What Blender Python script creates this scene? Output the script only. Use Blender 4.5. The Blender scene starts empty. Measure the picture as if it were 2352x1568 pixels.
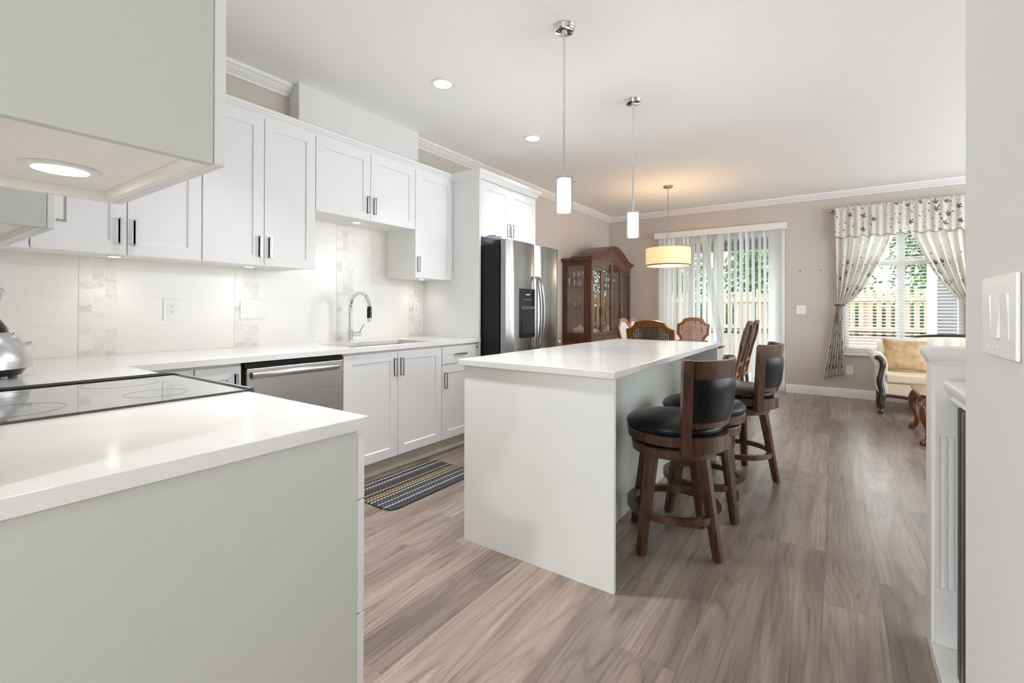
import bpy, bmesh, math, random
from mathutils import Vector, Matrix
random.seed(7)
PI = math.pi
D = bpy.data
SC = bpy.context.scene
COL = SC.collection

# ------------------------------------------------------------------ camera
FPX, YAW, PITCH, ROLL, CY, HCAM = 1070.3686, 0.605, 0.003, 0.0031, 707.3052, 1.1671
cy_, sy_ = math.cos(YAW), math.sin(YAW)
_f = Vector((-sy_, cy_, 0)); _r = Vector((cy_, sy_, 0)); _u = Vector((0, 0, 1))
_f2 = _f*math.cos(PITCH) + _u*math.sin(PITCH)
_u2 = -_f*math.sin(PITCH) + _u*math.cos(PITCH)
_r3 = _r*math.cos(ROLL) + _u2*math.sin(ROLL)
_u3 = -_r*math.sin(ROLL) + _u2*math.cos(ROLL)
cam = D.cameras.new('camera')
cam.sensor_width = 36.0
cam.lens = 36.0*FPX/2352
cam.shift_y = -(784-CY)/2352
cam.clip_start = 0.02
cam.clip_end = 200
camo = D.objects.new('camera', cam); COL.objects.link(camo)
M = Matrix.Identity(4)
for i in range(3):
    M[i][0] = _r3[i]; M[i][1] = _u3[i]; M[i][2] = -_f2[i]
M[0][3], M[1][3], M[2][3] = 0, 0, HCAM
camo.matrix_world = M
SC.camera = camo

# ------------------------------------------------------------------ world, exposure
SC.view_settings.view_transform = 'Standard'
SC.view_settings.look = 'None'
SC.view_settings.gamma = 1.0
SC.view_settings.use_curve_mapping = False
SC.view_settings.exposure = 0.08
w = D.worlds.new('world'); SC.world = w
w.use_nodes = True
bg = w.node_tree.nodes['Background']
bg.inputs[0].default_value = (0.89, 0.945, 1.0, 1)
bg.inputs[1].default_value = 5.0
SC.cycles.max_bounces = 16
SC.cycles.diffuse_bounces = 9
SC.cycles.transparent_max_bounces = 16


def lamp(name, kind, loc, energy, color=(1, 1, 1), size=0.1, rot=(0, 0, 0), shape=None, size_y=None, portal=False, spot=None, blend=0.5):
    l = D.lights.new(name, kind)
    if not portal:
        l.energy = energy; l.color = color
    if kind == 'AREA':
        l.shape = shape or 'DISK'; l.size = size
        if size_y: l.size_y = size_y
        if portal: l.cycles.is_portal = True
    elif kind in ('POINT', 'SPOT'):
        l.shadow_soft_size = size
        if kind == 'SPOT':
            l.spot_size = spot or 2.4; l.spot_blend = blend
    o = D.objects.new(name, l); COL.objects.link(o)
    o.location = loc; o.rotation_euler = rot
    return o


WALLX, TILEX, YF, CEIL = -3.26, -3.248, 7.71, 2.775
# portals guide daylight through the door, the far window, and the unseen side and rear openings added for light
lamp('portal_door', 'AREA', (-1.49, YF+0.1, 1.1), 0, size=1.8, size_y=2.2, shape='RECTANGLE', rot=(-PI/2, 0, 0), portal=True)
lamp('portal_window', 'AREA', (0.7, YF+0.1, 1.5), 0, size=1.2, size_y=1.8, shape='RECTANGLE', rot=(-PI/2, 0, 0), portal=True)
lamp('portal_side', 'AREA', (3.15, 5.0, 1.51), 0, size=2.2, size_y=4.6, shape='RECTANGLE', rot=(0, PI/2, 0), portal=True)
lamp('portal_rear', 'AREA', (-1.5, -4.05, 1.35), 0, size=3.2, size_y=2.2, shape='RECTANGLE', rot=(PI/2, 0, 0), portal=True)

# ------------------------------------------------------------------ materials
def new_mat(name):
    m = D.materials.new(name); m.use_nodes = True
    nt = m.node_tree
    return m, nt, nt.nodes['Principled BSDF']


def srgb(r, g, b):
    def c(v):
        v /= 255.0
        return v/12.92 if v <= 0.04045 else ((v+0.055)/1.055)**2.4
    return (c(r), c(g), c(b), 1)


def N(nt, typ, **kw):
    n = nt.nodes.new(typ)
    for k, v in kw.items(): setattr(n, k, v)
    return n


def math_node(nt, op, a, b=None, c=None):
    n = nt.nodes.new('ShaderNodeMath'); n.operation = op
    for i, v in enumerate((a, b, c)):
        if v is None: continue
        if isinstance(v, (int, float)): n.inputs[i].default_value = v
        else: nt.links.new(v, n.inputs[i])
    return n.outputs[0]


def mixc(nt, fac, a, b, blend='MIX'):
    n = nt.nodes.new('ShaderNodeMix'); n.data_type = 'RGBA'; n.blend_type = blend
    for sock, v in ((n.inputs[0], fac), (n.inputs[6], a), (n.inputs[7], b)):
        if isinstance(v, (int, float)): sock.default_value = v
        elif isinstance(v, tuple): sock.default_value = v
        else: nt.links.new(v, sock)
    return n.outputs[2]


def ramp(nt, fac, stops, const=False):
    n = nt.nodes.new('ShaderNodeValToRGB')
    cr = n.color_ramp
    if const: cr.interpolation = 'CONSTANT'
    while len(cr.elements) < len(stops): cr.elements.new(0.5)
    for e, (p, c) in zip(cr.elements, stops):
        e.position = p; e.color = c
    nt.links.new(fac, n.inputs[0])
    return n.outputs[0]


def coords(nt, scale=(1, 1, 1), kind='Object'):
    tc = nt.nodes.new('ShaderNodeTexCoord')
    mp = nt.nodes.new('ShaderNodeMapping')
    mp.inputs['Scale'].default_value = scale
    nt.links.new(tc.outputs[kind], mp.inputs[0])
    return mp.outputs[0]


def noise(nt, vec, scale, detail=3, rough=0.5, dist=0.0):
    n = nt.nodes.new('ShaderNodeTexNoise')
    n.inputs['Scale'].default_value = scale; n.inputs['Detail'].default_value = detail
    n.inputs['Roughness'].default_value = rough; n.inputs['Distortion'].default_value = dist
    if vec is not None: nt.links.new(vec, n.inputs['Vector'])
    return n.outputs[0]


def bump(nt, bsdf, h, strength=0.1, dist=0.01):
    b = nt.nodes.new('ShaderNodeBump')
    b.inputs['Strength'].default_value = strength; b.inputs['Distance'].default_value = dist
    nt.links.new(h, b.inputs['Height']); nt.links.new(b.outputs[0], bsdf.inputs['Normal'])


def plain(name, color, rough=0.5, metal=0.0, spec=0.5, nscale=None, namt=0.06, bumpy=0.0, coat=0.0, stretch=(1, 1, 1)):
    m, nt, b = new_mat(name)
    b.inputs['Base Color'].default_value = color
    b.inputs['Roughness'].default_value = rough
    b.inputs['Metallic'].default_value = metal
    b.inputs['Specular IOR Level'].default_value = spec
    b.inputs['Coat Weight'].default_value = coat
    b.inputs['Coat Roughness'].default_value = 0.08
    if nscale:
        nz = noise(nt, coords(nt, stretch), nscale, 4)
        dk = tuple(c*(1-namt) for c in color[:3])+(1,)
        lt = tuple(min(1, c*(1+namt)) for c in color[:3])+(1,)
        nt.links.new(ramp(nt, nz, [(0.3, dk), (0.7, lt)]), b.inputs['Base Color'])
        if bumpy: bump(nt, b, nz, bumpy)
    return m


def emit(name, color, strength, base=(0.9, 0.9, 0.9, 1)):
    m, nt, b = new_mat(name)
    b.inputs['Base Color'].default_value = base
    b.inputs['Emission Color'].default_value = color
    b.inputs['Emission Strength'].default_value = strength
    return m


def glass_mat(name, tint=(1, 1, 1, 1), gloss=0.06, rough=0.02):
    m, nt, b = new_mat(name)
    out = nt.nodes['Material Output']
    t = nt.nodes.new('ShaderNodeBsdfTransparent'); t.inputs[0].default_value = tint
    g = nt.nodes.new('ShaderNodeBsdfGlossy'); g.inputs['Roughness'].default_value = rough
    lw = nt.nodes.new('ShaderNodeLayerWeight'); lw.inputs[0].default_value = 0.5
    mx = nt.nodes.new('ShaderNodeMixShader')
    f2 = math_node(nt, 'MULTIPLY_ADD', math_node(nt, 'POWER', lw.outputs['Facing'], 4.0), 0.55, gloss+0.035)
    nt.links.new(f2, mx.inputs[0]); nt.links.new(t.outputs[0], mx.inputs[1]); nt.links.new(g.outputs[0], mx.inputs[2])
    nt.links.new(mx.outputs[0], out.inputs[0])
    nt.nodes.remove(b)
    return m


def wood(name, dark, light, rough=0.35, scale=1.0, axis='Z', coat=0.2):
    m, nt, b = new_mat(name)
    sc = {'X': (3, 40, 40), 'Y': (40, 3, 40), 'Z': (40, 40, 3)}[axis]
    v = coords(nt, tuple(s*scale for s in sc))
    nz = noise(nt, v, 1.0, 5, 0.6, 0.8)
    nt.links.new(ramp(nt, nz, [(0.3, dark), (0.7, light)]), b.inputs['Base Color'])
    b.inputs['Roughness'].default_value = rough
    b.inputs['Coat Weight'].default_value = coat
    b.inputs['Coat Roughness'].default_value = 0.15
    return m


def brushed(name, color, rough=0.3, stretch=(2, 2, 200), scale=1.0):
    m, nt, b = new_mat(name)
    v = coords(nt, stretch)
    nz = noise(nt, v, scale, 3)
    b.inputs['Base Color'].default_value = color
    b.inputs['Metallic'].default_value = 1.0
    r = math_node(nt, 'MULTIPLY_ADD', nz, 0.06, rough-0.03)
    nt.links.new(r, b.inputs['Roughness'])
    bump(nt, b, nz, 0.006, 0.0003)
    return m


MT = {}
MT['cab'] = plain('cabinet_white_paint', srgb(229, 229, 229), 0.42, spec=0.4, nscale=3, namt=0.01)
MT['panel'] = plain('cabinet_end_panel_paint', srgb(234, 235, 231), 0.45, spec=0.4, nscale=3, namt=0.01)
MT['panel_shade'] = plain('shaded_side_panel_paint', srgb(203, 206, 199), 0.45, spec=0.4, nscale=3, namt=0.01)  # panel paint darkened; the shade on these sides is put into the colour
MT['cabin'] = plain('cabinet_melamine_interior', srgb(245, 242, 236), 0.5, nscale=6, namt=0.02)
MT['kick'] = plain('toe_kick_paint', srgb(222, 220, 204), 0.5, nscale=4, namt=0.02)
MT['wall'] = plain('wall_greige_paint', srgb(203, 196, 188), 0.85, spec=0.2, nscale=120, namt=0.015, bumpy=0.04)
MT['white_wall'] = plain('wall_white_paint', srgb(226, 226, 225), 0.85, spec=0.2, nscale=120, namt=0.01, bumpy=0.04)
MT['ceil'] = plain('ceiling_paint', srgb(244, 244, 243), 0.9, spec=0.1, nscale=160, namt=0.012, bumpy=0.1)
MT['trim'] = plain('trim_white_gloss', srgb(236, 235, 233), 0.35, nscale=5, namt=0.01)
MT['steel'] = brushed('brushed_stainless', (0.36, 0.357, 0.347, 1), 0.24, (3, 3, 900))
MT['steel_h'] = brushed('brushed_stainless_dishwasher', (0.56, 0.55, 0.53, 1), 0.27, (3, 3, 900))
MT['nickel'] = plain('brushed_nickel', (0.42, 0.41, 0.39, 1), 0.3, 1.0, nscale=80, namt=0.05)
MT['chrome'] = plain('chrome', (0.78, 0.78, 0.78, 1), 0.06, 1.0, nscale=5, namt=0.01)
MT['blackglass'] = plain('black_ceramic_glass', (0.012, 0.012, 0.013, 1), 0.03, spec=1.0, nscale=4, namt=0.05, coat=1.0)
MT['blackplastic'] = plain('black_plastic', (0.008, 0.008, 0.009, 1), 0.18, spec=0.35, nscale=30, namt=0.1)
MT['blackmatte'] = plain('dark_void', (0.01, 0.01, 0.01, 1), 0.7, nscale=30, namt=0.1)
MT['fridgeside'] = plain('black_textured_enamel', (0.004, 0.0045, 0.0045, 1), 0.3, spec=0.3, nscale=260, namt=0.25, bumpy=0.3)
MT['leather'] = plain('black_leather', (0.006, 0.0065, 0.008, 1), 0.30, spec=0.28, nscale=300, namt=0.15, bumpy=0.02)
MT['walnut'] = wood('walnut_stool_wood', srgb(54, 31, 20), srgb(92, 58, 39), 0.32)
MT['oak'] = wood('oak_hutch_wood', srgb(64, 33, 10), srgb(110, 62, 23), 0.36, 0.8)
MT['oak_back'] = wood('oak_hutch_back_panel', srgb(122, 88, 66), srgb(150, 112, 86), 0.5, 0.8)
MT['chairwood'] = wood('amber_chair_wood', srgb(98, 56, 14), srgb(146, 90, 28), 0.35)
MT['redwood'] = wood('cherry_chair_wood', srgb(108, 44, 16), srgb(154, 76, 34), 0.35)
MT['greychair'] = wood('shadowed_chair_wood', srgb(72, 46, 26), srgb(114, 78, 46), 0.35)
MT['mahogany'] = wood('mahogany_table_wood', srgb(82, 36, 12), srgb(136, 66, 25), 0.22, coat=0.6)
MT['tablegloss'] = wood('polished_table_wood', srgb(70, 38, 24), srgb(104, 62, 40), 0.08, coat=1.0)
MT['ebony'] = wood('dark_sofa_wood', srgb(26, 13, 9), srgb(52, 28, 18), 0.28, coat=0.5)
MT['brass'] = plain('aged_brass', (0.42, 0.28, 0.1, 1), 0.3, 1.0, nscale=40, namt=0.2)
MT['plate'] = plain('white_switch_plastic', srgb(238, 238, 235), 0.35, nscale=5, namt=0.01)
MT['slot'] = plain('outlet_slot_dark', (0.02, 0.02, 0.02, 1), 0.6, nscale=30, namt=0.1)
MT['glass'] = glass_mat('window_glass', (0.97, 0.99, 0.98, 1), 0.0)
MT['clear'] = glass_mat('clear_lamp_glass', (0.92, 0.93, 0.93, 1), 0.08)
MT['cabglass'] = glass_mat('hutch_door_glass', (0.93, 0.92, 0.9, 1), 0.06)
MT['crystal'] = glass_mat('crystal_glassware', (0.9, 0.9, 0.9, 1), 0.34, 0.12)
MT['lens'] = emit('recessed_light_lens', (1, 0.97, 0.93, 1), 12)
MT['puck'] = emit('puck_light_lens', (1, 0.95, 0.86, 1), 14)
MT['opal'] = emit('opal_lamp_glass', (1, 0.99, 0.97, 1), 5.5)
MT['drum'] = emit('drum_shade_fabric', (1.0, 0.70, 0.36, 1), 0.62, srgb(240, 215, 165))
MT['drumtrim'] = plain('drum_shade_trim', srgb(150, 96, 40), 0.7, nscale=40, namt=0.1)
MT['drumin'] = emit('drum_shade_diffuser', (1.0, 0.74, 0.42, 1), 0.9)
MT['silver'] = plain('silver_painted_plastic', (0.55, 0.55, 0.56, 1), 0.28, 0.85, nscale=60, namt=0.04)
MT['cream'] = plain('cream_brocade', srgb(226, 208, 182), 0.8, nscale=28, namt=0.07, bumpy=0.05)
MT['ivory'] = plain('ivory_upholstery', srgb(232, 226, 214), 0.8, nscale=28, namt=0.04, bumpy=0.05)
MT['goldfab'] = plain('gold_damask', srgb(188, 158, 118), 0.62, nscale=14, namt=0.25, bumpy=0.05)
MT['seatgold'] = plain('gold_seat_fabric', srgb(178, 130, 62), 0.7, nscale=40, namt=0.1)
MT['porcelain'] = plain('white_porcelain', srgb(236, 232, 222), 0.2, nscale=8, namt=0.03)
MT['firegrey'] = plain('dark_grey_metal', srgb(92, 92, 88), 0.45, 0.4, nscale=60, namt=0.06)
MT['rail'] = plain('patio_cover_paint', srgb(150, 156, 156), 0.7, nscale=6, namt=0.05)
MT['siding'] = plain('grey_siding', srgb(132, 132, 129), 0.8, nscale=8, namt=0.04)
MT['fence'] = wood('cedar_fence_wood', srgb(176, 150, 124), srgb(202, 178, 150), 0.8, 0.4, coat=0)
MT['leaf'] = plain('green_foliage', srgb(96, 128, 70), 0.7, nscale=3, namt=0.4)
MT['bark'] = plain('tree_bark', srgb(96, 80, 66), 0.9, nscale=20, namt=0.2)
MT['patio'] = plain('patio_concrete', srgb(140, 138, 134), 0.9, nscale=12, namt=0.1)
MT['soil'] = plain('garden_bed_mulch', srgb(136, 118, 104), 0.95, nscale=22, namt=0.35, bumpy=0.4)
MT['pebble'] = MT['soil']
MT['tassel'] = plain('taupe_tassel_thread', srgb(140, 122, 112), 0.8, nscale=90, namt=0.2, stretch=(1, 1, 0.1))
MT['tie'] = plain('dark_holdback_metal', srgb(70, 58, 48), 0.4, 0.6, nscale=30, namt=0.1)
MT['bag'] = plain('crinkled_plastic', srgb(214, 220, 232), 0.25, nscale=30, namt=0.1)
MT['bag'].node_tree.nodes['Principled BSDF'].inputs['Transmission Weight'].default_value = 0.45


def quartz():
    m, nt, b = new_mat('white_quartz')
    v = coords(nt)
    n1 = noise(nt, v, 240, 2)
    n2 = noise(nt, v, 6, 3)
    base = ramp(nt, n2, [(0.3, srgb(228, 226, 222)), (0.7, srgb(235, 234, 231))])
    spk = ramp(nt, n1, [(0.70, (0, 0, 0, 1)), (0.78, (0.8, 0.8, 0.8, 1))])
    nt.links.new(mixc(nt, spk, base, srgb(206, 202, 197)), b.inputs['Base Color'])
    b.inputs['Roughness'].default_value = 0.13
    b.inputs['Specular IOR Level'].default_value = 0.6
    return m


def tile():
    m, nt, b = new_mat('white_wall_tile')
    tc = N(nt, 'ShaderNodeTexCoord'); sp = N(nt, 'ShaderNodeSeparateXYZ')
    nt.links.new(tc.outputs['Object'], sp.inputs[0])
    z = math_node(nt, 'SUBTRACT', sp.outputs[2], 0.914)
    fz = math_node(nt, 'FRACT', math_node(nt, 'DIVIDE', z, 0.1555))
    line = math_node(nt, 'LESS_THAN', fz, 0.012)
    wv = noise(nt, coords(nt, (1, 1, 0.25)), 60, 2)
    col = mixc(nt, wv, srgb(234, 231, 227), srgb(240, 238, 234))
    nt.links.new(mixc(nt, line, col, srgb(222, 218, 213)), b.inputs['Base Color'])
    b.inputs['Roughness'].default_value = 0.24
    bump(nt, b, math_node(nt, 'SUBTRACT', 1.0, line), 0.15, 0.001)
    return m


def mosaic():
    m, nt, b = new_mat('marble_mosaic')
    tc = N(nt, 'ShaderNodeTexCoord'); sp = N(nt, 'ShaderNodeSeparateXYZ')
    nt.links.new(tc.outputs['Object'], sp.inputs[0])
    # local y runs across the strip, z up
    cx = math_node(nt, 'DIVIDE', sp.outputs[1], 0.0525)
    ci = math_node(nt, 'FLOOR', cx); fx = math_node(nt, 'FRACT', cx)
    wn = N(nt, 'ShaderNodeTexWhiteNoise', noise_dimensions='1D'); nt.links.new(ci, wn.inputs['W'])
    zz = math_node(nt, 'ADD', math_node(nt, 'DIVIDE', sp.outputs[2], 0.040), math_node(nt, 'MULTIPLY', wn.outputs[0], 7.3))
    wob = math_node(nt, 'MULTIPLY', math_node(nt, 'SINE', math_node(nt, 'MULTIPLY', math_node(nt, 'FLOOR', zz), 2.3)), 0.22)
    zz = math_node(nt, 'ADD', zz, math_node(nt, 'MULTIPLY', math_node(nt, 'SUBTRACT', fx, 0.5), wob))
    ri = math_node(nt, 'FLOOR', zz); fz = math_node(nt, 'FRACT', zz)
    cmb = N(nt, 'ShaderNodeCombineXYZ'); nt.links.new(ci, cmb.inputs[0]); nt.links.new(ri, cmb.inputs[1])
    w2 = N(nt, 'ShaderNodeTexWhiteNoise', noise_dimensions='2D'); nt.links.new(cmb.outputs[0], w2.inputs['Vector'])
    vein = noise(nt, coords(nt, (1, 1, 1)), 34, 5, 0.6, 1.6)
    tone = math_node(nt, 'ADD', math_node(nt, 'MULTIPLY', w2.outputs[0], 0.42), math_node(nt, 'MULTIPLY', vein, 0.75))
    col = ramp(nt, tone, [(0.30, srgb(238, 235, 231)), (0.62, srgb(228, 226, 222)), (0.92, srgb(202, 199, 196))])
    l1 = math_node(nt, 'LESS_THAN', fz, 0.05); l2 = math_node(nt, 'LESS_THAN', fx, 0.035)
    ln = math_node(nt, 'MAXIMUM', l1, l2)
    nt.links.new(mixc(nt, ln, col, srgb(236, 233, 229)), b.inputs['Base Color'])
    b.inputs['Roughness'].default_value = 0.3
    bump(nt, b, math_node(nt, 'SUBTRACT', 1.0, ln), 0.3, 0.002)
    return m


def floor_mat():
    m, nt, b = new_mat('oak_laminate_planks')
    tc = N(nt, 'ShaderNodeTexCoord'); sp = N(nt, 'ShaderNodeSeparateXYZ')
    nt.links.new(tc.outputs['Object'], sp.inputs[0])
    px = math_node(nt, 'DIVIDE', math_node(nt, 'ADD', sp.outputs[0], 10.02), 0.192)
    ci = math_node(nt, 'FLOOR', px); fx = math_node(nt, 'FRACT', px)
    wn = N(nt, 'ShaderNodeTexWhiteNoise', noise_dimensions='1D'); nt.links.new(ci, wn.inputs['W'])
    py = math_node(nt, 'ADD', math_node(nt, 'DIVIDE', sp.outputs[1], 1.28), math_node(nt, 'MULTIPLY', wn.outputs[0], 9.7))
    ri = math_node(nt, 'FLOOR', py); fy = math_node(nt, 'FRACT', py)
    cmb = N(nt, 'ShaderNodeCombineXYZ'); nt.links.new(ci, cmb.inputs[0]); nt.links.new(ri, cmb.inputs[1])
    w2 = N(nt, 'ShaderNodeTexWhiteNoise', noise_dimensions='2D'); nt.links.new(cmb.outputs[0], w2.inputs['Vector'])
    rnd = w2.outputs[0]
    # grain space, shifted per plank
    gx = math_node(nt, 'ADD', math_node(nt, 'MULTIPLY', sp.outputs[0], 9.0), math_node(nt, 'MULTIPLY', rnd, 43.0))
    gy = math_node(nt, 'ADD', math_node(nt, 'MULTIPLY', sp.outputs[1], 0.9), math_node(nt, 'MULTIPLY', rnd, 31.0))
    gv = N(nt, 'ShaderNodeCombineXYZ'); nt.links.new(gx, gv.inputs[0]); nt.links.new(gy, gv.inputs[1])
    big = noise(nt, gv.outputs[0], 1.0, 3, 0.55, 0.9)
    # cathedral rings: contour lines of a smooth stretched field
    fld = noise(nt, gv.outputs[0], 0.5, 1.0, 0.5, 0.35)
    rings = math_node(nt, 'FRACT', math_node(nt, 'MULTIPLY', fld, 20.0))
    rline = math_node(nt, 'POWER', math_node(nt, 'ABSOLUTE', math_node(nt, 'MULTIPLY_ADD', rings, 2.0, -1.0)), 3.0)
    def streak(sx, sy, d):
        fv = N(nt, 'ShaderNodeCombineXYZ')
        nt.links.new(math_node(nt, 'ADD', math_node(nt, 'MULTIPLY', sp.outputs[0], sx), math_node(nt, 'MULTIPLY', rnd, 90.0)), fv.inputs[0])
        nt.links.new(math_node(nt, 'MULTIPLY', sp.outputs[1], sy), fv.inputs[1])
        return noise(nt, fv.outputs[0], 1.0, d, 0.65)
    fine = streak(95.0, 1.6, 3)
    pore = streak(300.0, 5.0, 2)
    grey = noise(nt, coords(nt, (0.55, 0.22, 1)), 1.0, 1)
    t = math_node(nt, 'ADD', math_node(nt, 'MULTIPLY', big, 0.55),
                  math_node(nt, 'ADD', math_node(nt, 'MULTIPLY', fine, 0.36),
                            math_node(nt, 'ADD', math_node(nt, 'MULTIPLY', rline, -0.12), math_node(nt, 'MULTIPLY', rnd, 0.17))))
    col = ramp(nt, t, [(0.24, srgb(88, 75, 68)), (0.44, srgb(122, 106, 96)), (0.60, srgb(146, 130, 118)), (0.80, srgb(174, 160, 148))])
    pm = ramp(nt, pore, [(0.32, (0.84, 0.82, 0.80, 1)), (0.44, (1, 1, 1, 1))])
    col = mixc(nt, 1.0, col, pm, 'MULTIPLY')
    s1 = math_node(nt, 'LESS_THAN', fx, 0.012); s2 = math_node(nt, 'LESS_THAN', fy, 0.0018)
    seam = math_node(nt, 'MAXIMUM', s1, s2)
    nt.links.new(mixc(nt, math_node(nt, 'MULTIPLY', seam, 0.6), col, srgb(92, 78, 68)), b.inputs['Base Color'])
    rr = math_node(nt, 'MULTIPLY_ADD', fine, 0.06, 0.25)
    nt.links.new(rr, b.inputs['Roughness'])
    b.inputs['Specular IOR Level'].default_value = 0.5
    bump(nt, b, math_node(nt, 'SUBTRACT', 1.0, seam), 0.1, 0.001)
    return m


def rug_mat():
    m, nt, b = new_mat('striped_woven_rug')
    tc = N(nt, 'ShaderNodeTexCoord'); sp = N(nt, 'ShaderNodeSeparateXYZ')
    nt.links.new(tc.outputs['Object'], sp.inputs[0])
    f = math_node(nt, 'DIVIDE', math_node(nt, 'ADD', sp.outputs[0], 0.235), 0.47)
    navy, char, grey, cream, tan, blk = srgb(52, 58, 78), srgb(66, 64, 66), srgb(96, 92, 92), srgb(216, 208, 190), srgb(190, 166, 124), srgb(34, 32, 34)
    stops = [(0.0, char), (0.05, cream), (0.075, navy), (0.16, cream), (0.185, grey), (0.24, blk), (0.25, char), (0.34, blk), (0.37, tan), (0.40, blk),
             (0.44, char), (0.47, tan), (0.50, blk), (0.52, tan), (0.56, blk), (0.60, cream), (0.625, navy), (0.68, grey), (0.70, blk), (0.73, cream), (0.75, navy),
             (0.80, grey), (0.82, navy), (0.85, cream), (0.875, navy), (0.94, char)]
    col = ramp(nt, f, stops, True)
    dash = math_node(nt, 'GREATER_THAN', math_node(nt, 'SINE', math_node(nt, 'ADD', math_node(nt, 'MULTIPLY', sp.outputs[1], 260.0), math_node(nt, 'MULTIPLY', sp.outputs[0], 190.0))), -0.15)
    nz = noise(nt, coords(nt), 240, 2)
    dk = mixc(nt, 0.62, col, blk)
    c2 = mixc(nt, dash, dk, col)
    nt.links.new(mixc(nt, math_node(nt, 'MULTIPLY', nz, 0.35), c2, blk), b.inputs['Base Color'])
    b.inputs['Roughness'].default_value = 0.9
    bump(nt, b, math_node(nt, 'ADD', dash, nz), 0.4, 0.003)
    return m


def cane(name, wcol, pitch=0.019, fill=0.34):
    m, nt, b = new_mat(name)
    tc = N(nt, 'ShaderNodeTexCoord'); sp = N(nt, 'ShaderNodeSeparateXYZ')
    nt.links.new(tc.outputs['Object'], sp.inputs[0])
    u = math_node(nt, 'FRACT', math_node(nt, 'DIVIDE', sp.outputs[1], pitch))
    v = math_node(nt, 'FRACT', math_node(nt, 'DIVIDE', sp.outputs[2], pitch))
    h = math_node(nt, 'MULTIPLY', math_node(nt, 'GREATER_THAN', u, 1-fill*1.45), math_node(nt, 'GREATER_THAN', v, 1-fill*1.45))
    nz = noise(nt, coords(nt), 90, 2)
    nt.links.new(ramp(nt, nz, [(0.3, tuple(c*0.7 for c in wcol[:3])+(1,)), (0.7, wcol)]), b.inputs['Base Color'])
    b.inputs['Roughness'].default_value = 0.5
    nt.links.new(math_node(nt, 'SUBTRACT', 1.0, h), b.inputs['Alpha'])
    return m


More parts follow.
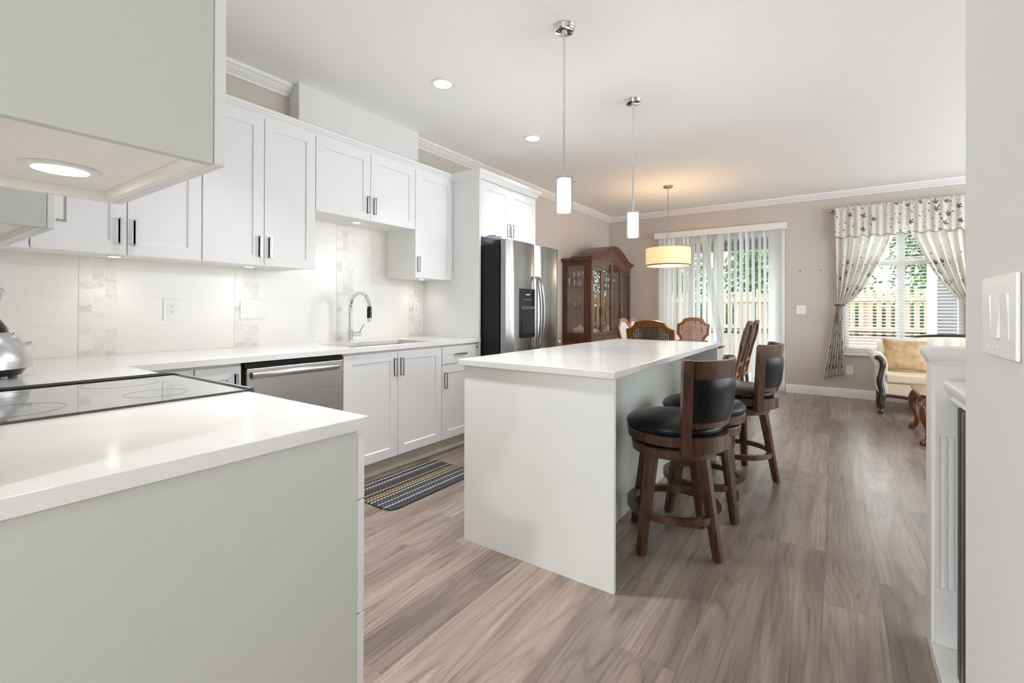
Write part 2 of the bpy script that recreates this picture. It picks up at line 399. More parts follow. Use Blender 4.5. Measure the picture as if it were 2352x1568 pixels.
def sheer(name, leaves=True, zlow=None):
    """white sheer curtain cloth with embroidered leaf sprigs, in UV metres"""
    m, nt, b = new_mat(name)
    out = nt.nodes['Material Output']
    uv = N(nt, 'ShaderNodeUVMap')
    sp = N(nt, 'ShaderNodeSeparateXYZ'); nt.links.new(uv.outputs[0], sp.inputs[0])
    col = srgb(226, 223, 215)
    colour = None
    if leaves:
        masks = []
        for sc, rad, off, lobes in ((6.5, 0.052, 0.0, 3.5), (8.0, 0.022, 3.3, 1.0), (9.0, 0.009, 7.1, 0.0)):
            mp = N(nt, 'ShaderNodeMapping'); mp.inputs['Location'].default_value = (off, off*0.7, 0)
            nt.links.new(uv.outputs[0], mp.inputs[0])
            vo = N(nt, 'ShaderNodeTexVoronoi', voronoi_dimensions='2D'); vo.inputs['Scale'].default_value = sc
            vo.inputs['Randomness'].default_value = 0.75
            nt.links.new(mp.outputs[0], vo.inputs['Vector'])
            df = N(nt, 'ShaderNodeVectorMath', operation='SUBTRACT')
            nt.links.new(mp.outputs[0], df.inputs[0]); nt.links.new(vo.outputs['Position'], df.inputs[1])
            s2 = N(nt, 'ShaderNodeSeparateXYZ'); nt.links.new(df.outputs[0], s2.inputs[0])
            ln = N(nt, 'ShaderNodeVectorMath', operation='LENGTH'); nt.links.new(df.outputs[0], ln.inputs[0])
            ang = math_node(nt, 'ARCTAN2', s2.outputs[1], s2.outputs[0])
            sep = N(nt, 'ShaderNodeSeparateColor'); nt.links.new(vo.outputs['Color'], sep.inputs[0])
            ang = math_node(nt, 'ADD', ang, math_node(nt, 'MULTIPLY', sep.outputs[1], 1.2))
            pet = math_node(nt, 'POWER', math_node(nt, 'ABSOLUTE', math_node(nt, 'COSINE', math_node(nt, 'MULTIPLY', ang, lobes))), 1.6)
            up = math_node(nt, 'MULTIPLY_ADD', math_node(nt, 'SINE', ang), 0.35, 0.65)
            lim = math_node(nt, 'MULTIPLY', math_node(nt, 'MULTIPLY_ADD', pet, 0.85, 0.15), math_node(nt, 'MULTIPLY', up, rad))
            on = math_node(nt, 'LESS_THAN', ln.outputs['Value'], lim)
            masks.append(math_node(nt, 'MULTIPLY', on, math_node(nt, 'GREATER_THAN', sep.outputs[0], 0.5)))
        mk = math_node(nt, 'MAXIMUM', math_node(nt, 'MAXIMUM', masks[0], masks[1]), masks[2])
        # curling vine stems
        vn = noise(nt, uv.outputs[0], 5.0, 0.5, 0.4, 1.2)
        vine = math_node(nt, 'LESS_THAN', math_node(nt, 'ABSOLUTE', math_node(nt, 'SUBTRACT', math_node(nt, 'FRACT', math_node(nt, 'MULTIPLY', vn, 5.0)), 0.5)), 0.022)
        if zlow:
            lo = math_node(nt, 'LESS_THAN', sp.outputs[1], zlow)
            mk = math_node(nt, 'MULTIPLY', mk, lo); vine = math_node(nt, 'MULTIPLY', vine, lo)
        c1 = mixc(nt, math_node(nt, 'MULTIPLY', vine, 0.3), col, srgb(150, 140, 130))
        colour = mixc(nt, mk, c1, srgb(74, 66, 58))
    df = N(nt, 'ShaderNodeBsdfDiffuse'); tl = N(nt, 'ShaderNodeBsdfTranslucent'); tr = N(nt, 'ShaderNodeBsdfTransparent')
    for n in (df, tl):
        if colour is not None: nt.links.new(colour, n.inputs[0])
        else: n.inputs[0].default_value = col
    m1 = N(nt, 'ShaderNodeMixShader'); m1.inputs[0].default_value = 0.24
    nt.links.new(df.outputs[0], m1.inputs[1]); nt.links.new(tl.outputs[0], m1.inputs[2])
    m2 = N(nt, 'ShaderNodeMixShader'); m2.inputs[0].default_value = 0.05
    nt.links.new(m1.outputs[0], m2.inputs[1]); nt.links.new(tr.outputs[0], m2.inputs[2])
    if leaves:
        nt.links.new(math_node(nt, 'MULTIPLY', math_node(nt, 'SUBTRACT', 1.0, mk), 0.05), m2.inputs[0])
    nt.links.new(m2.outputs[0], out.inputs[0])
    nt.nodes.remove(b)
    return m


def vinyl(name, col):
    m, nt, b = new_mat(name)
    out = nt.nodes['Material Output']
    nz = noise(nt, coords(nt), 60, 2)
    c = mixc(nt, nz, tuple(x*0.97 for x in col[:3])+(1,), col)
    tl = N(nt, 'ShaderNodeBsdfTranslucent'); nt.links.new(c, tl.inputs[0])
    nt.links.new(c, b.inputs['Base Color']); b.inputs['Roughness'].default_value = 0.45
    mx = N(nt, 'ShaderNodeMixShader'); mx.inputs[0].default_value = 0.6
    nt.links.new(b.outputs[0], mx.inputs[1]); nt.links.new(tl.outputs[0], mx.inputs[2])
    nt.links.new(mx.outputs[0], out.inputs[0])
    return m


MT['quartz'] = quartz(); MT['tile'] = tile(); MT['mosaic'] = mosaic(); MT['floor'] = floor_mat(); MT['rug'] = rug_mat()
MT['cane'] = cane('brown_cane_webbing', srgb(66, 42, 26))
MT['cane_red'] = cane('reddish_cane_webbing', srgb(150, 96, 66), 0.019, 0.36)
MT['cane_lit'] = cane('glare_lit_cane_webbing', srgb(226, 222, 228), 0.019, 0.22)  # window glare on the cane put into its pale colour
MT['sheer'] = sheer('sheer_curtain_cloth', True, 1.86)
MT['sheerval'] = sheer('embroidered_valance_cloth', True)
MT['slat'] = vinyl('vertical_blind_vinyl', srgb(246, 247, 247))
MT['slat2'] = plain('horizontal_blind_slat', srgb(240, 240, 238), 0.5, nscale=10, namt=0.01)


# ------------------------------------------------------------------ mesh builder
class B:
    def __init__(s):
        s.bm = bmesh.new(); s.flat = False

    def box(s, x0, x1, y0, y1, z0, z1, bev=0.0, seg=2):
        vs = [s.bm.verts.new(p) for p in ((x0, y0, z0), (x1, y0, z0), (x1, y1, z0), (x0, y1, z0), (x0, y0, z1), (x1, y0, z1), (x1, y1, z1), (x0, y1, z1))]
        fs = [s.bm.faces.new([vs[i] for i in q]) for q in ((3, 2, 1, 0), (4, 5, 6, 7), (0, 1, 5, 4), (1, 2, 6, 5), (2, 3, 7, 6), (3, 0, 4, 7))]
        if bev > 0:
            s.flat = True
            es = list({e for f in fs for e in f.edges})
            bmesh.ops.bevel(s.bm, geom=es, offset=bev, segments=seg, profile=0.5, affect='EDGES', clamp_overlap=True)
        return s

    def prism(s, poly, axis, a0, a1, bev=0.0):
        """poly: 2-D points; axis X -> (y,z), Y -> (x,z), Z -> (x,y)"""
        def P(p, a):
            return {'X': (a, p[0], p[1]), 'Y': (p[0], a, p[1]), 'Z': (p[0], p[1], a)}[axis]
        v0 = [s.bm.verts.new(P(p, a0)) for p in poly]; v1 = [s.bm.verts.new(P(p, a1)) for p in poly]
        n = len(poly)
        fs = [s.bm.faces.new(v0[::-1]), s.bm.faces.new(v1)]
        for i in range(n):
            fs.append(s.bm.faces.new((v0[i], v0[(i+1) % n], v1[(i+1) % n], v1[i])))
        if bev > 0:
            s.flat = True
            es = [e for e in fs[0].edges]+[e for e in fs[1].edges]
            bmesh.ops.bevel(s.bm, geom=es, offset=bev, segments=2, profile=0.5, affect='EDGES', clamp_overlap=True)
        return s

    def ring(s, outer, inner, axis, a0, a1):
        """frame between two loops of equal length, extruded"""
        def P(p, a):
            return {'X': (a, p[0], p[1]), 'Y': (p[0], a, p[1]), 'Z': (p[0], p[1], a)}[axis]
        L = [[s.bm.verts.new(P(p, a)) for p in lp] for lp in (outer, inner) for a in (a0, a1)]
        o0, o1, i0, i1 = L; n = len(outer)
        for k in range(n):
            j = (k+1) % n
            for a, b_ in ((o0, o1), (o1, i1), (i1, i0), (i0, o0)):
                s.bm.faces.new((a[k], a[j], b_[j], b_[k]))
        return s

    def lathe(s, prof, n=24, c=(0, 0, 0), sx=1.0, sy=1.0, cap=True):
        rows = []
        for r, z in prof:
            if r < 1e-6: rows.append([s.bm.verts.new((c[0], c[1], c[2]+z))])
            else: rows.append([s.bm.verts.new((c[0]+sx*r*math.cos(2*PI*k/n), c[1]+sy*r*math.sin(2*PI*k/n), c[2]+z)) for k in range(n)])
        for a, b_ in zip(rows, rows[1:]):
            for k in range(n):
                j = (k+1) % n
                if len(a) == 1 and len(b_) == 1: continue
                if len(a) == 1: s.bm.faces.new((a[0], b_[j], b_[k]))
                elif len(b_) == 1: s.bm.faces.new((a[k], a[j], b_[0]))
                else: s.bm.faces.new((a[k], a[j], b_[j], b_[k]))
        if cap:
            if len(rows[0]) > 1: s.bm.faces.new(rows[0][::-1])
            if len(rows[-1]) > 1: s.bm.faces.new(rows[-1])
        return s

    def tube(s, pts, r, n=10, closed=False, rect=None):
        """sweep a circle (or w x h rectangle) along a polyline; r may be a list"""
        pts = [Vector(p) for p in pts]; m = len(pts); rows = []
        up = Vector((0, 0, 1)); prev = None
        for i, p in enumerate(pts):
            if closed: t = pts[(i+1) % m]-pts[i-1]
            else: t = pts[min(i+1, m-1)]-pts[max(i-1, 0)]
            t.normalize()
            if prev is None:
                a = up.cross(t)
                if a.length < 0.05: a = Vector((0, 1, 0)).cross(t)
            else:
                a = prev-t*prev.dot(t)
            a.normalize(); prev = a; b_ = t.cross(a)
            rr = r[i] if isinstance(r, (list, tuple)) else r
            if rect:
                w_, h_ = rect; k = rr
                rows.append([s.bm.verts.new(p+a*(dx*w_*k/2)+b_*(dy*h_*k/2)) for dx, dy in ((-1, -1), (1, -1), (1, 1), (-1, 1))])
            else:
                rows.append([s.bm.verts.new(p+a*(rr*math.cos(2*PI*k/n))+b_*(rr*math.sin(2*PI*k/n))) for k in range(n)])
        q = len(rows[0])
        for i in range(m if closed else m-1):
            a, b_ = rows[i], rows[(i+1) % m]
            for k in range(q):
                j = (k+1) % q
                s.bm.faces.new((a[k], a[j], b_[j], b_[k]))
        if not closed:
            s.bm.faces.new(rows[0][::-1]); s.bm.faces.new(rows[-1])
        return s

    def stube(s, pts, r, n=12, sub=6):
        """tube through the points on a smooth curve"""
        P = [Vector(p) for p in pts]; P = [2*P[0]-P[1]]+P+[2*P[-1]-P[-2]]
        R_ = [r[0]]+list(r)+[r[-1]]; out = []; ro = []
        for i in range(1, len(P)-2):
            for k in range(sub):
                t = k/sub; a, b_, c, d = P[i-1:i+3]
                out.append(0.5*((2*b_)+(c-a)*t+(2*a-5*b_+4*c-d)*t*t+(3*b_-a-3*c+d)*t**3))
                ro.append(R_[i]+(R_[i+1]-R_[i])*(3*t*t-2*t**3))
        out.append(P[-2]); ro.append(R_[-2])
        return s.tube(out, ro, n)

    def grid(s, fn, nu, nv, uvfn=None, wrap=False):
        rows = [[s.bm.verts.new(fn(i/nu, j/nv)) for i in range(nu if wrap else nu+1)] for j in range(nv+1)]
        uvl = s.bm.loops.layers.uv.verify() if uvfn else None
        for j in range(nv):
            for i in range(nu):
                i2 = (i+1) % nu if wrap else i+1
                f = s.bm.faces.new((rows[j][i], rows[j][i2], rows[j+1][i2], rows[j+1][i]))
                if uvfn:
                    for lp, (a, b_) in zip(f.loops, ((i, j), (i+1, j), (i+1, j+1), (i, j+1))):
                        lp[uvl].uv = uvfn(a/nu, b_/nv)
        return s

    def pillow(s, fn_top, fn_bot, nu, nv):
        s.grid(fn_top, nu, nv); s.grid(fn_bot, nu, nv)
        bmesh.ops.remove_doubles(s.bm, verts=s.bm.verts, dist=1e-4)
        return s

    def cells(s, xs, ys, z0, z1, skip=(), bev=0.0):
        """a slab on a grid of cells with some cells left out; one closed mesh"""
        nx, ny = len(xs)-1, len(ys)-1
        on = lambda i, j: 0 <= i < nx and 0 <= j < ny and (i, j) not in skip
        V = {}
        def v(i, j, k):
            if (i, j, k) not in V: V[(i, j, k)] = s.bm.verts.new((xs[i], ys[j], (z0, z1)[k]))
            return V[(i, j, k)]
        for i in range(nx):
            for j in range(ny):
                if not on(i, j): continue
                s.bm.faces.new((v(i, j, 1), v(i+1, j, 1), v(i+1, j+1, 1), v(i, j+1, 1)))
                s.bm.faces.new((v(i, j+1, 0), v(i+1, j+1, 0), v(i+1, j, 0), v(i, j, 0)))
                for (di, dj), (a, b_) in (((0, -1), ((i, j), (i+1, j))), ((1, 0), ((i+1, j), (i+1, j+1))), ((0, 1), ((i+1, j+1), (i, j+1))), ((-1, 0), ((i, j+1), (i, j)))):
                    if not on(i+di, j+dj):
                        s.bm.faces.new((v(*a, 0), v(*b_, 0), v(*b_, 1), v(*a, 1)))
        if bev > 0:
            s.flat = True
            es = [e for e in s.bm.edges if len(e.link_faces) == 2 and e.calc_face_angle(0) > 1.0]
            bmesh.ops.bevel(s.bm, geom=es, offset=bev, segments=2, profile=0.5, affect='EDGES', clamp_overlap=True)
        return s

    def xf(s, mat):
        bmesh.ops.transform(s.bm, matrix=mat, verts=s.bm.verts); return s

    def done(s, name, m, parent=None, label=None, loc=None, rot=None, smooth=35):
        bmesh.ops.recalc_face_normals(s.bm, faces=s.bm.faces)
        me = D.meshes.new(name); s.bm.to_mesh(me); s.bm.free()
        me.materials.append(MT[m] if isinstance(m, str) else m)
        for p in me.polygons: p.use_smooth = True
        me.set_sharp_from_angle(angle=math.radians(smooth))
        o = D.objects.new(name, me); COL.objects.link(o)
        if s.flat:
            wn = o.modifiers.new('weighted_normal', 'WEIGHTED_NORMAL'); wn.weight = 100; wn.keep_sharp = True
        if parent: o.parent = parent
        if loc: o.location = loc
        if rot: o.rotation_euler = rot
        if label: o['label'] = label
        return o


def tag(o, label, cat, group=None, kind=None):
    o['label'] = label; o['category'] = cat
    if group: o['group'] = group
    if kind: o['kind'] = kind
    return o


def thing(name, label, cat, loc=(0, 0, 0), rotz=0.0, group=None):
    o = D.objects.new(name, None); COL.objects.link(o)
    o.empty_display_size = 0.1
    o.location = loc; o.rotation_euler = (0, 0, rotz)
    return tag(o, label, cat, group)


def struct(o):
    o['kind'] = 'structure'; return o


def dup(root, loc, rotz, label=None, group=None):
    kids = list(root.children)
    r = root.copy(); COL.objects.link(r); r.location = loc; r.rotation_euler = (0, 0, rotz)
    if label: r['label'] = label
    if group: r['group'] = group
    for ch in kids:
        c = ch.copy(); COL.objects.link(c); c.parent = r
        for g in list(ch.children):
            d = g.copy(); COL.objects.link(d); d.parent = c
    return r


# ------------------------------------------------------------------ room shell
XR, YB, SWX, SWY = 3.1, -4.0, 0.212, 1.262
struct(B().box(WALLX-0.15, XR+0.15, YB-0.15, YF+0.15, -0.12, 0.0).done('floor', 'floor'))
struct(B().box(WALLX-0.15, XR+0.15, YB-0.15, YF+0.15, CEIL, CEIL+0.12).done('ceiling', 'ceil'))
struct(B().box(WALLX-0.15, WALLX, YB-0.15, YF+0.15, 0, CEIL).done('wall_left', 'wall'))
# far wall with door and window openings
DX0, DX1, DZ = -2.40, -0.575, 2.33
WX0, WX1, WZ0, WZ1 = 0.111, 1.30, 0.60, 2.36
wf = B()
bmesh_x = [WALLX, DX0, DX1, WX0, WX1, XR]
wf.cells(bmesh_x, [0, WZ0, WZ1-0.03 if False else DZ, WZ1, CEIL], 0, 0.15, skip={(1, 0), (1, 1), (3, 1), (3, 2)})
wf.xf(Matrix(((1, 0, 0, 0), (0, 0, 1, YF), (0, 1, 0, 0), (0, 0, 0, 1))))
struct(wf.done('wall_far', 'wall'))
# right living-room wall with an unseen opening added to bring daylight in
wr = B().cells([2.15, 2.7, 7.3, YF+0.15], [0, 0.40, 2.62, CEIL], 0, 0.15, skip={(1, 1)})
wr.xf(Matrix(((0, 0, 1, XR), (1, 0, 0, 0), (0, 1, 0, 0), (0, 0, 0, 1))))
struct(wr.done('wall_right', 'wall'))
struct(B().box(-3.26, -0.955, -0.06, 0.06, 0, CEIL).done('wall_range', 'white_wall'))
struct(B().box(SWX, SWX+0.12, YB, SWY, 0, CEIL, 0.004).done('wall_switch', 'white_wall'))
struct(B().cells([SWX+0.12, 1.6, 1.72, XR+0.15], [1.15, 1.27, 2.05, 2.17], 0, CEIL, skip={(0, 1), (0, 2), (2, 0), (2, 1)}).done('wall_living', 'wall'))
wb = B().cells([WALLX, -3.1, 0.1, SWX+0.12], [0, 0.25, 2.45, CEIL], 0, 0.15, skip={(1, 1)})  # unseen rear opening, added to let daylight in
wb.xf(Matrix(((1, 0, 0, 0), (0, 0, 1, YB-0.15), (0, 1, 0, 0), (0, 0, 0, 1))))
struct(wb.done('wall_back', 'white_wall'))
# bulkhead above the cabinets
struct(B().box(WALLX, -3.13, 1.857, 3.01, 2.30, CEIL).done('wall_bulkhead', 'white_wall'))


def crown_prof(sx):
    return [(0, 0), (0.012*sx, 0), (0.014*sx, 0.012), (0.026*sx, 0.020), (0.048*sx, 0.040), (0.056*sx, 0.052), (0.068*sx, 0.056), (0.072*sx, 0.078), (0, 0.078)]


zc = CEIL-0.078
struct(B().prism([(WALLX+a, zc+b) for a, b in crown_prof(1)], 'Y', 0.06, 1.857).done('trim_1', 'trim'))
struct(B().prism([(WALLX+a, zc+b) for a, b in crown_prof(1)], 'Y', 3.01, YF).done('trim_2', 'trim'))
struct(B().prism([(YF-a, zc+b) for a, b in crown_prof(1)], 'X', WALLX+0.01, XR).done('trim_3', 'trim'))
struct(B().prism([(YF, 0), (YF-0.016, 0), (YF-0.016, 0.095), (YF-0.012, 0.108), (YF-0.004, 0.118), (YF, 0.118)], 'X', DX1+0.005, XR).done('baseboard_far', 'trim'))
struct(B().prism([(YF, 0), (YF-0.016, 0), (YF-0.016, 0.095), (YF-0.012, 0.108), (YF-0.004, 0.118), (YF, 0.118)], 'X', WALLX+0.005, DX0-0.005).done('baseboard_corner', 'trim'))

# ------------------------------------------------------------------ backsplash
bs = struct(B().box(WALLX, TILEX, 0.06, 3.2, 0.914, 2.0).done('trim_backsplash', 'tile'))
for y0, y1, z1 in ((0.714, 0.871, 1.44), (1.484, 1.640, 1.44), (2.247, 2.405, 1.84), (3.015, 3.172, 1.44)):
    o = B().box(0, 0.0025, 0.0, y1-y0, 0.0, z1-0.914).done('mosaic_strip', 'mosaic', loc=(TILEX, y0, 0.914))
    struct(o); o.name = 'trim_mosaic'

# ------------------------------------------------------------------ cabinets
def shaker(w_, h_, t=0.02, rail=0.062, rec=0.009):
    """door in local coords: y 0..w, z 0..h, front face at x=t"""
    b_ = B().box(0, t, 0, w_, 0, h_, 0.0015, 1)
    f = max((f for f in b_.bm.faces if f.normal.x > 0.9 or f.calc_center_median().x > t-1e-4), key=lambda f: f.calc_area())
    bmesh.ops.inset_region(b_.bm, faces=[f], thickness=rail, use_even_offset=True)
    bmesh.ops.inset_region(b_.bm, faces=[f], thickness=0.004, use_even_offset=True)
    bmesh.ops.translate(b_.bm, verts=list(f.verts), vec=(-rec, 0, 0))
    return b_


def pull(l, vertical=True):
    b_ = B(); r = 0.0055
    pts = [(0, 0, 0), (0.030, 0, 0), (0.030, 0, l), (0, 0, l)]
    if not vertical: pts = [(0, 0, 0), (0.030, 0, 0), (0.030, l, 0), (0, l, 0)]
    p = [Vector(q) for q in pts]
    # square-section bow pull
    w_ = 0.009
    if vertical:
        b_.ring([(0, 0), (0.032, 0), (0.032, l), (0, l)], [(0.0, 0.0075), (0.0255, 0.0075), (0.0255, l-0.0075), (0.0, l-0.0075)], 'Y', -w_/2, w_/2)
    else:
        b_.ring([(0, 0), (0.032, 0), (0.032, l), (0, l)], [(0.0, 0.0075), (0.0255, 0.0075), (0.0255, l-0.0075), (0.0, l-0.0075)], 'Z', -w_/2, w_/2)
    return b_


def add_door(par, xf_, y0, y1, z0, z1, handle=None, name='door', hz=None, g=0.002):
    """handle: 'L','R' (vertical pull near that y side) or 'H' horizontal; hz: handle bottom z"""
    d = shaker(y1-y0-2*g, z1-z0-2*g).done(name, 'cab', par, loc=(xf_, y0+g, z0+g))
    L = 0.128
    if handle in ('L', 'R'):
        yy = 0.028 if handle == 'L' else (y1-y0-2*g-0.028)
        pull(L).done('handle', 'nickel', d, 'brushed nickel bow handle', loc=(0.02, yy, hz-z0))
    elif handle == 'H':
        pull(L, False).done('handle', 'nickel', d, 'brushed nickel bow handle', loc=(0.02, (y1-y0)/2-L/2, hz-z0))
    return d


def carcass(par, x0, x1, y0, y1, z0, z1, m='panel', name='body'):
    return B().box(x0, x1, y0, y1, z0, z1, 0.001, 1).done(name, m, par)


XU = -2.895       # carcass front of uppers; door front 20 mm further out
def upper(label, y0, y1, z0, z1, doors, group='white wall cabinets over the back counter'):
    t = thing('wall_cabinet', label, 'cabinet', (0, 0, 0), 0, None)
    carcass(t, WALLX+0.0125, XU, y0, y1, z0+0.012, z1)
    for a, b_, hd in doors:
        add_door(t, XU+0.0005, a, b_, z0, z1, hd, hz=z0+0.05)
    return t


ZU, ZT = 1.428, 2.338
u1 = upper('white wall cabinet in the kitchen corner, left of the two tall narrow doors', 0.075, 1.142, ZU, ZT, [(0.472, 0.811, 'R'), (0.811, 1.142, 'L')])
B().box(XU+0.0005, XU+0.0205, 0.41, 0.469, ZU, ZT, 0.001, 1).done('filler_strip', 'cab', u1)
u2 = upper('white wall cabinet with two tall narrow shaker doors, left of the faucet', 1.143, 1.827, ZU, ZT, [(1.143, 1.484, 'R'), (1.484, 1.827, 'L')])
u3 = upper('short white two-door wall cabinet above the sink faucet', 1.828, 2.735, 1.828, ZT, [(1.828, 2.281, 'R'), (2.281, 2.735, 'L')])
u4 = upper('white single-door wall cabinet between the sink cabinet and the refrigerator panel', 2.736, 3.198, ZU, ZT, [(2.736, 3.198, 'L')])
# handle of a third door partly hidden behind the near cabinets
u5 = None

# cabinet crown: one continuous moulding
def cab_crown(a): return [(0, -0.016), (0.006, -0.016), (0.008, -0.004), (0.014, -0.002), (0.016, 0.004), (0.030, 0.020), (0.034, 0.022), (0.036, 0.028), (0.046, 0.034), (0.048, 0.046), (0.044, 0.052), (0, 0.052)]
XFC = -2.583      # refrigerator cabinet carcass front
def mitred(path, prof, z):
    b_ = B(); rows = []
    P = [Vector(p) for p in path]
    for i, p in enumerate(P):
        dirs = []
        if i > 0: dirs.append((P[i]-P[i-1]).normalized())
        if i < len(P)-1: dirs.append((P[i+1]-P[i]).normalized())
        ns = [Vector((d.y, -d.x)) for d in dirs]
        n_ = sum(ns, Vector((0, 0)))
        n_ = n_/n_.dot(ns[0])
        rows.append([b_.bm.verts.new((p.x+n_.x*a, p.y+n_.y*a, z+b)) for a, b in prof])
    k = len(prof)
    for r0, r1 in zip(rows, rows[1:]):
        for q in range(k): b_.bm.faces.new((r0[q], r0[(q+1) % k], r1[(q+1) % k], r1[q]))
    b_.bm.faces.new(rows[0][::-1]); b_.bm.faces.new(rows[-1])
    return b_
tag(mitred([(-2.893, 0.42), (-2.893, 3.199), (XFC+0.021, 3.199), (XFC+0.021, 4.137), (WALLX+0.001, 4.137)], cab_crown(0), ZT+0.001).done('cabinet_crown', 'cab'), 'white crown moulding along the wall cabinet tops and round the refrigerator cabinet', 'moulding')

# refrigerator surround
t = thing('refrigerator_surround', 'tall white end board between the counter end and the black refrigerator side', 'surround')
B().box(WALLX+0.0125, XFC+0.02, 3.2, 3.222, 0.0, ZT, 0.001, 1).done('panel', 'cab', t)
t = thing('wall_cabinet', 'deep white two-door cabinet above the refrigerator', 'cabinet')
carcass(t, WALLX+0.001, XFC, 3.2225, 4.135, 1.812, ZT, 'cab')
add_door(t, XFC+0.0005, 3.2235, 3.66, 1.81, 2.315, 'R', hz=1.85)
add_door(t, XFC+0.0005, 3.66, 4.135, 1.81, 2.315, 'L', hz=1.85)

# base cabinets along the back wall
XB = -2.593
def base(name, label, y0, y1):
    t = thing(name, label, 'cabinet')
    return t


KB = 0.12
t = base('base_cabinet', 'white corner base cabinet with one narrow door left of the dishwasher', 0.72, 1.222)
carcass(t, WALLX+0.001, XB, 0.745, 1.218, KB, 0.882)
B().box(XB+0.0005, XB+0.0195, 0.745, 0.988, KB, 0.868, 0.001, 1).done('filler_panel', 'cab', t)
add_door(t, XB+0.0005, 0.992, 1.212, KB, 0.868, 'R', hz=0.70)
B().box(WALLX+0.02, XB-0.06, 0.745, 1.218, 0.0, KB).done('toe_kick', 'kick', t)
t = base('base_cabinet', 'white two-door base cabinet under the sink', 1.83, 2.74)
# open-topped carcass under the sink bowl
B().cells([WALLX+0.001, WALLX+0.02, XB-0.02, XB], [1.832, 1.85, 2.72, 2.738], KB, 0.882, skip={(1, 1)}).done('body', 'panel', t)
add_door(t, XB+0.0005, 1.832, 2.283, KB, 0.868, 'R', hz=0.69)
add_door(t, XB+0.0005, 2.283, 2.738, KB, 0.868, 'L', hz=0.69)
B().box(WALLX+0.02, XB-0.06, 1.832, 2.738, 0.0, KB).done('toe_kick', 'kick', t)
t = base('base_cabinet', 'white base cabinet with one drawer over a door at the right end of the counter', 2.74, 3.2)
carcass(t, WALLX+0.001, XB, 2.742, 3.196, KB, 0.882)
add_door(t, XB+0.0005, 2.742, 3.172, 0.724, 0.868, 'H', 'drawer', hz=0.796)
add_door(t, XB+0.0005, 2.742, 3.172, KB, 0.718, 'L', hz=0.53)
B().box(XB+0.0005, XB+0.0195, 3.175, 3.196, KB, 0.868).done('filler_strip', 'cab', t)
B().lathe([(0.008, 0), (0.008, 0.003), (0, 0.0032)], 12).xf(Matrix.Rotation(PI/2, 4, 'Y')).done('bumper', 'blackplastic', t, 'small black round bumper', loc=(XB+0.0195, 3.178, 0.84))
B().box(WALLX+0.02, XB-0.06, 2.742, 3.196, 0.0, KB).done('toe_kick', 'kick', t)

# countertops
CT0, CT1 = 0.8835, 0.914
XC = -2.543
SX0, SX1, SY0, SY1 = -2.985, -2.625, 1.93, 2.66
b_ = B().cells([TILEX+0.0005, SX0, SX1, XC, -2.075], [0.0605, 0.7175, SY0, SY1, 3.199], CT0, CT1, skip={(3, 1), (3, 2), (3, 3), (1, 2)}, bev=0.0025)
tag(b_.done('countertop', 'quartz'), 'L-shaped white quartz countertop along the backsplash with the sink cut into it', 'countertop')
tag(B().box(-1.478, -0.909, 0.0605, 0.7175, CT0, CT1, 0.0025).done('countertop', 'quartz'), 'white quartz countertop closest to the camera, beside the black cooktop', 'countertop')
tag(B().box(-1.575, -0.734, 1.796, 3.917, CT0, CT1, 0.003).done('countertop', 'quartz'), 'long white quartz countertop on the kitchen island', 'countertop')

# near base unit (end panel faces camera)
t = thing('base_cabinet', 'white drawer base cabinet closest to the camera, its plain side panel filling the lower left', 'cabinet')
B().box(-1.465, -0.932, 0.0605, 0.690, KB, 0.882).done('body', 'cabin', t)
B().box(-0.9315, -0.914, 0.0605, 0.690, 0.0, 0.8830, 0.0008, 1).done('side_panel', 'panel_shade', t)
B().box(-1.465, -0.935, 0.0605, 0.62, 0.0, KB).done('toe_kick', 'kick', t)
for z0, z1 in ((0.722, 0.868), (0.456, 0.718), (KB, 0.452)):
    d = shaker(0.545, z1-z0, rail=0.05).done('drawer', 'cab', t, loc=(-0.9145, 0.691, z0), rot=(0, 0, PI/2))
    pull(0.128, False).done('handle', 'nickel', d, 'brushed nickel bow handle', loc=(0.02, 0.21, (z1-z0)/2))

# wall cabinets on the range wall
def range_upper(label, xa, xb, hy):
    """cabinet on the range wall between x = xa (low) and xb, doors facing +Y"""
    t = thing('wall_cabinet', label, 'cabinet')
    # underside recessed behind the frame
    B().box(xa, xb-0.0185, 0.0605, 0.384, ZU+0.022, 2.6).done('body', 'cabin', t)
    B().box(xb-0.018, xb, 0.0605, 0.384, ZU, 2.6, 0.0008, 1).done('side_panel', 'panel_shade', t)
    B().box(xa, xa+0.017, 0.0605, 0.384, ZU, ZU+0.0215).done('side_panel', 'cabin', t)
    B().box(xa+0.0175, xb-0.0185, 0.368, 0.384, ZU, ZU+0.0215).done('bottom_rail', 'cabin', t)
    n = 1
    d = shaker(xb-xa-0.002, 1.172).done('door', 'cab', t, loc=(xb-0.001, 0.3855, ZU), rot=(0, 0, PI/2))
    pull(0.128).done('handle', 'nickel', d, 'brushed nickel bow handle', loc=(0.02, hy, 0.03))
    return t


range_upper('large white wall cabinet filling the upper left, round light in its underside', -1.478, -0.922, 0.52)
range_upper('wall cabinet with a shaded grey side, seen just below the big near cabinet', -2.874, -2.105, 0.03)

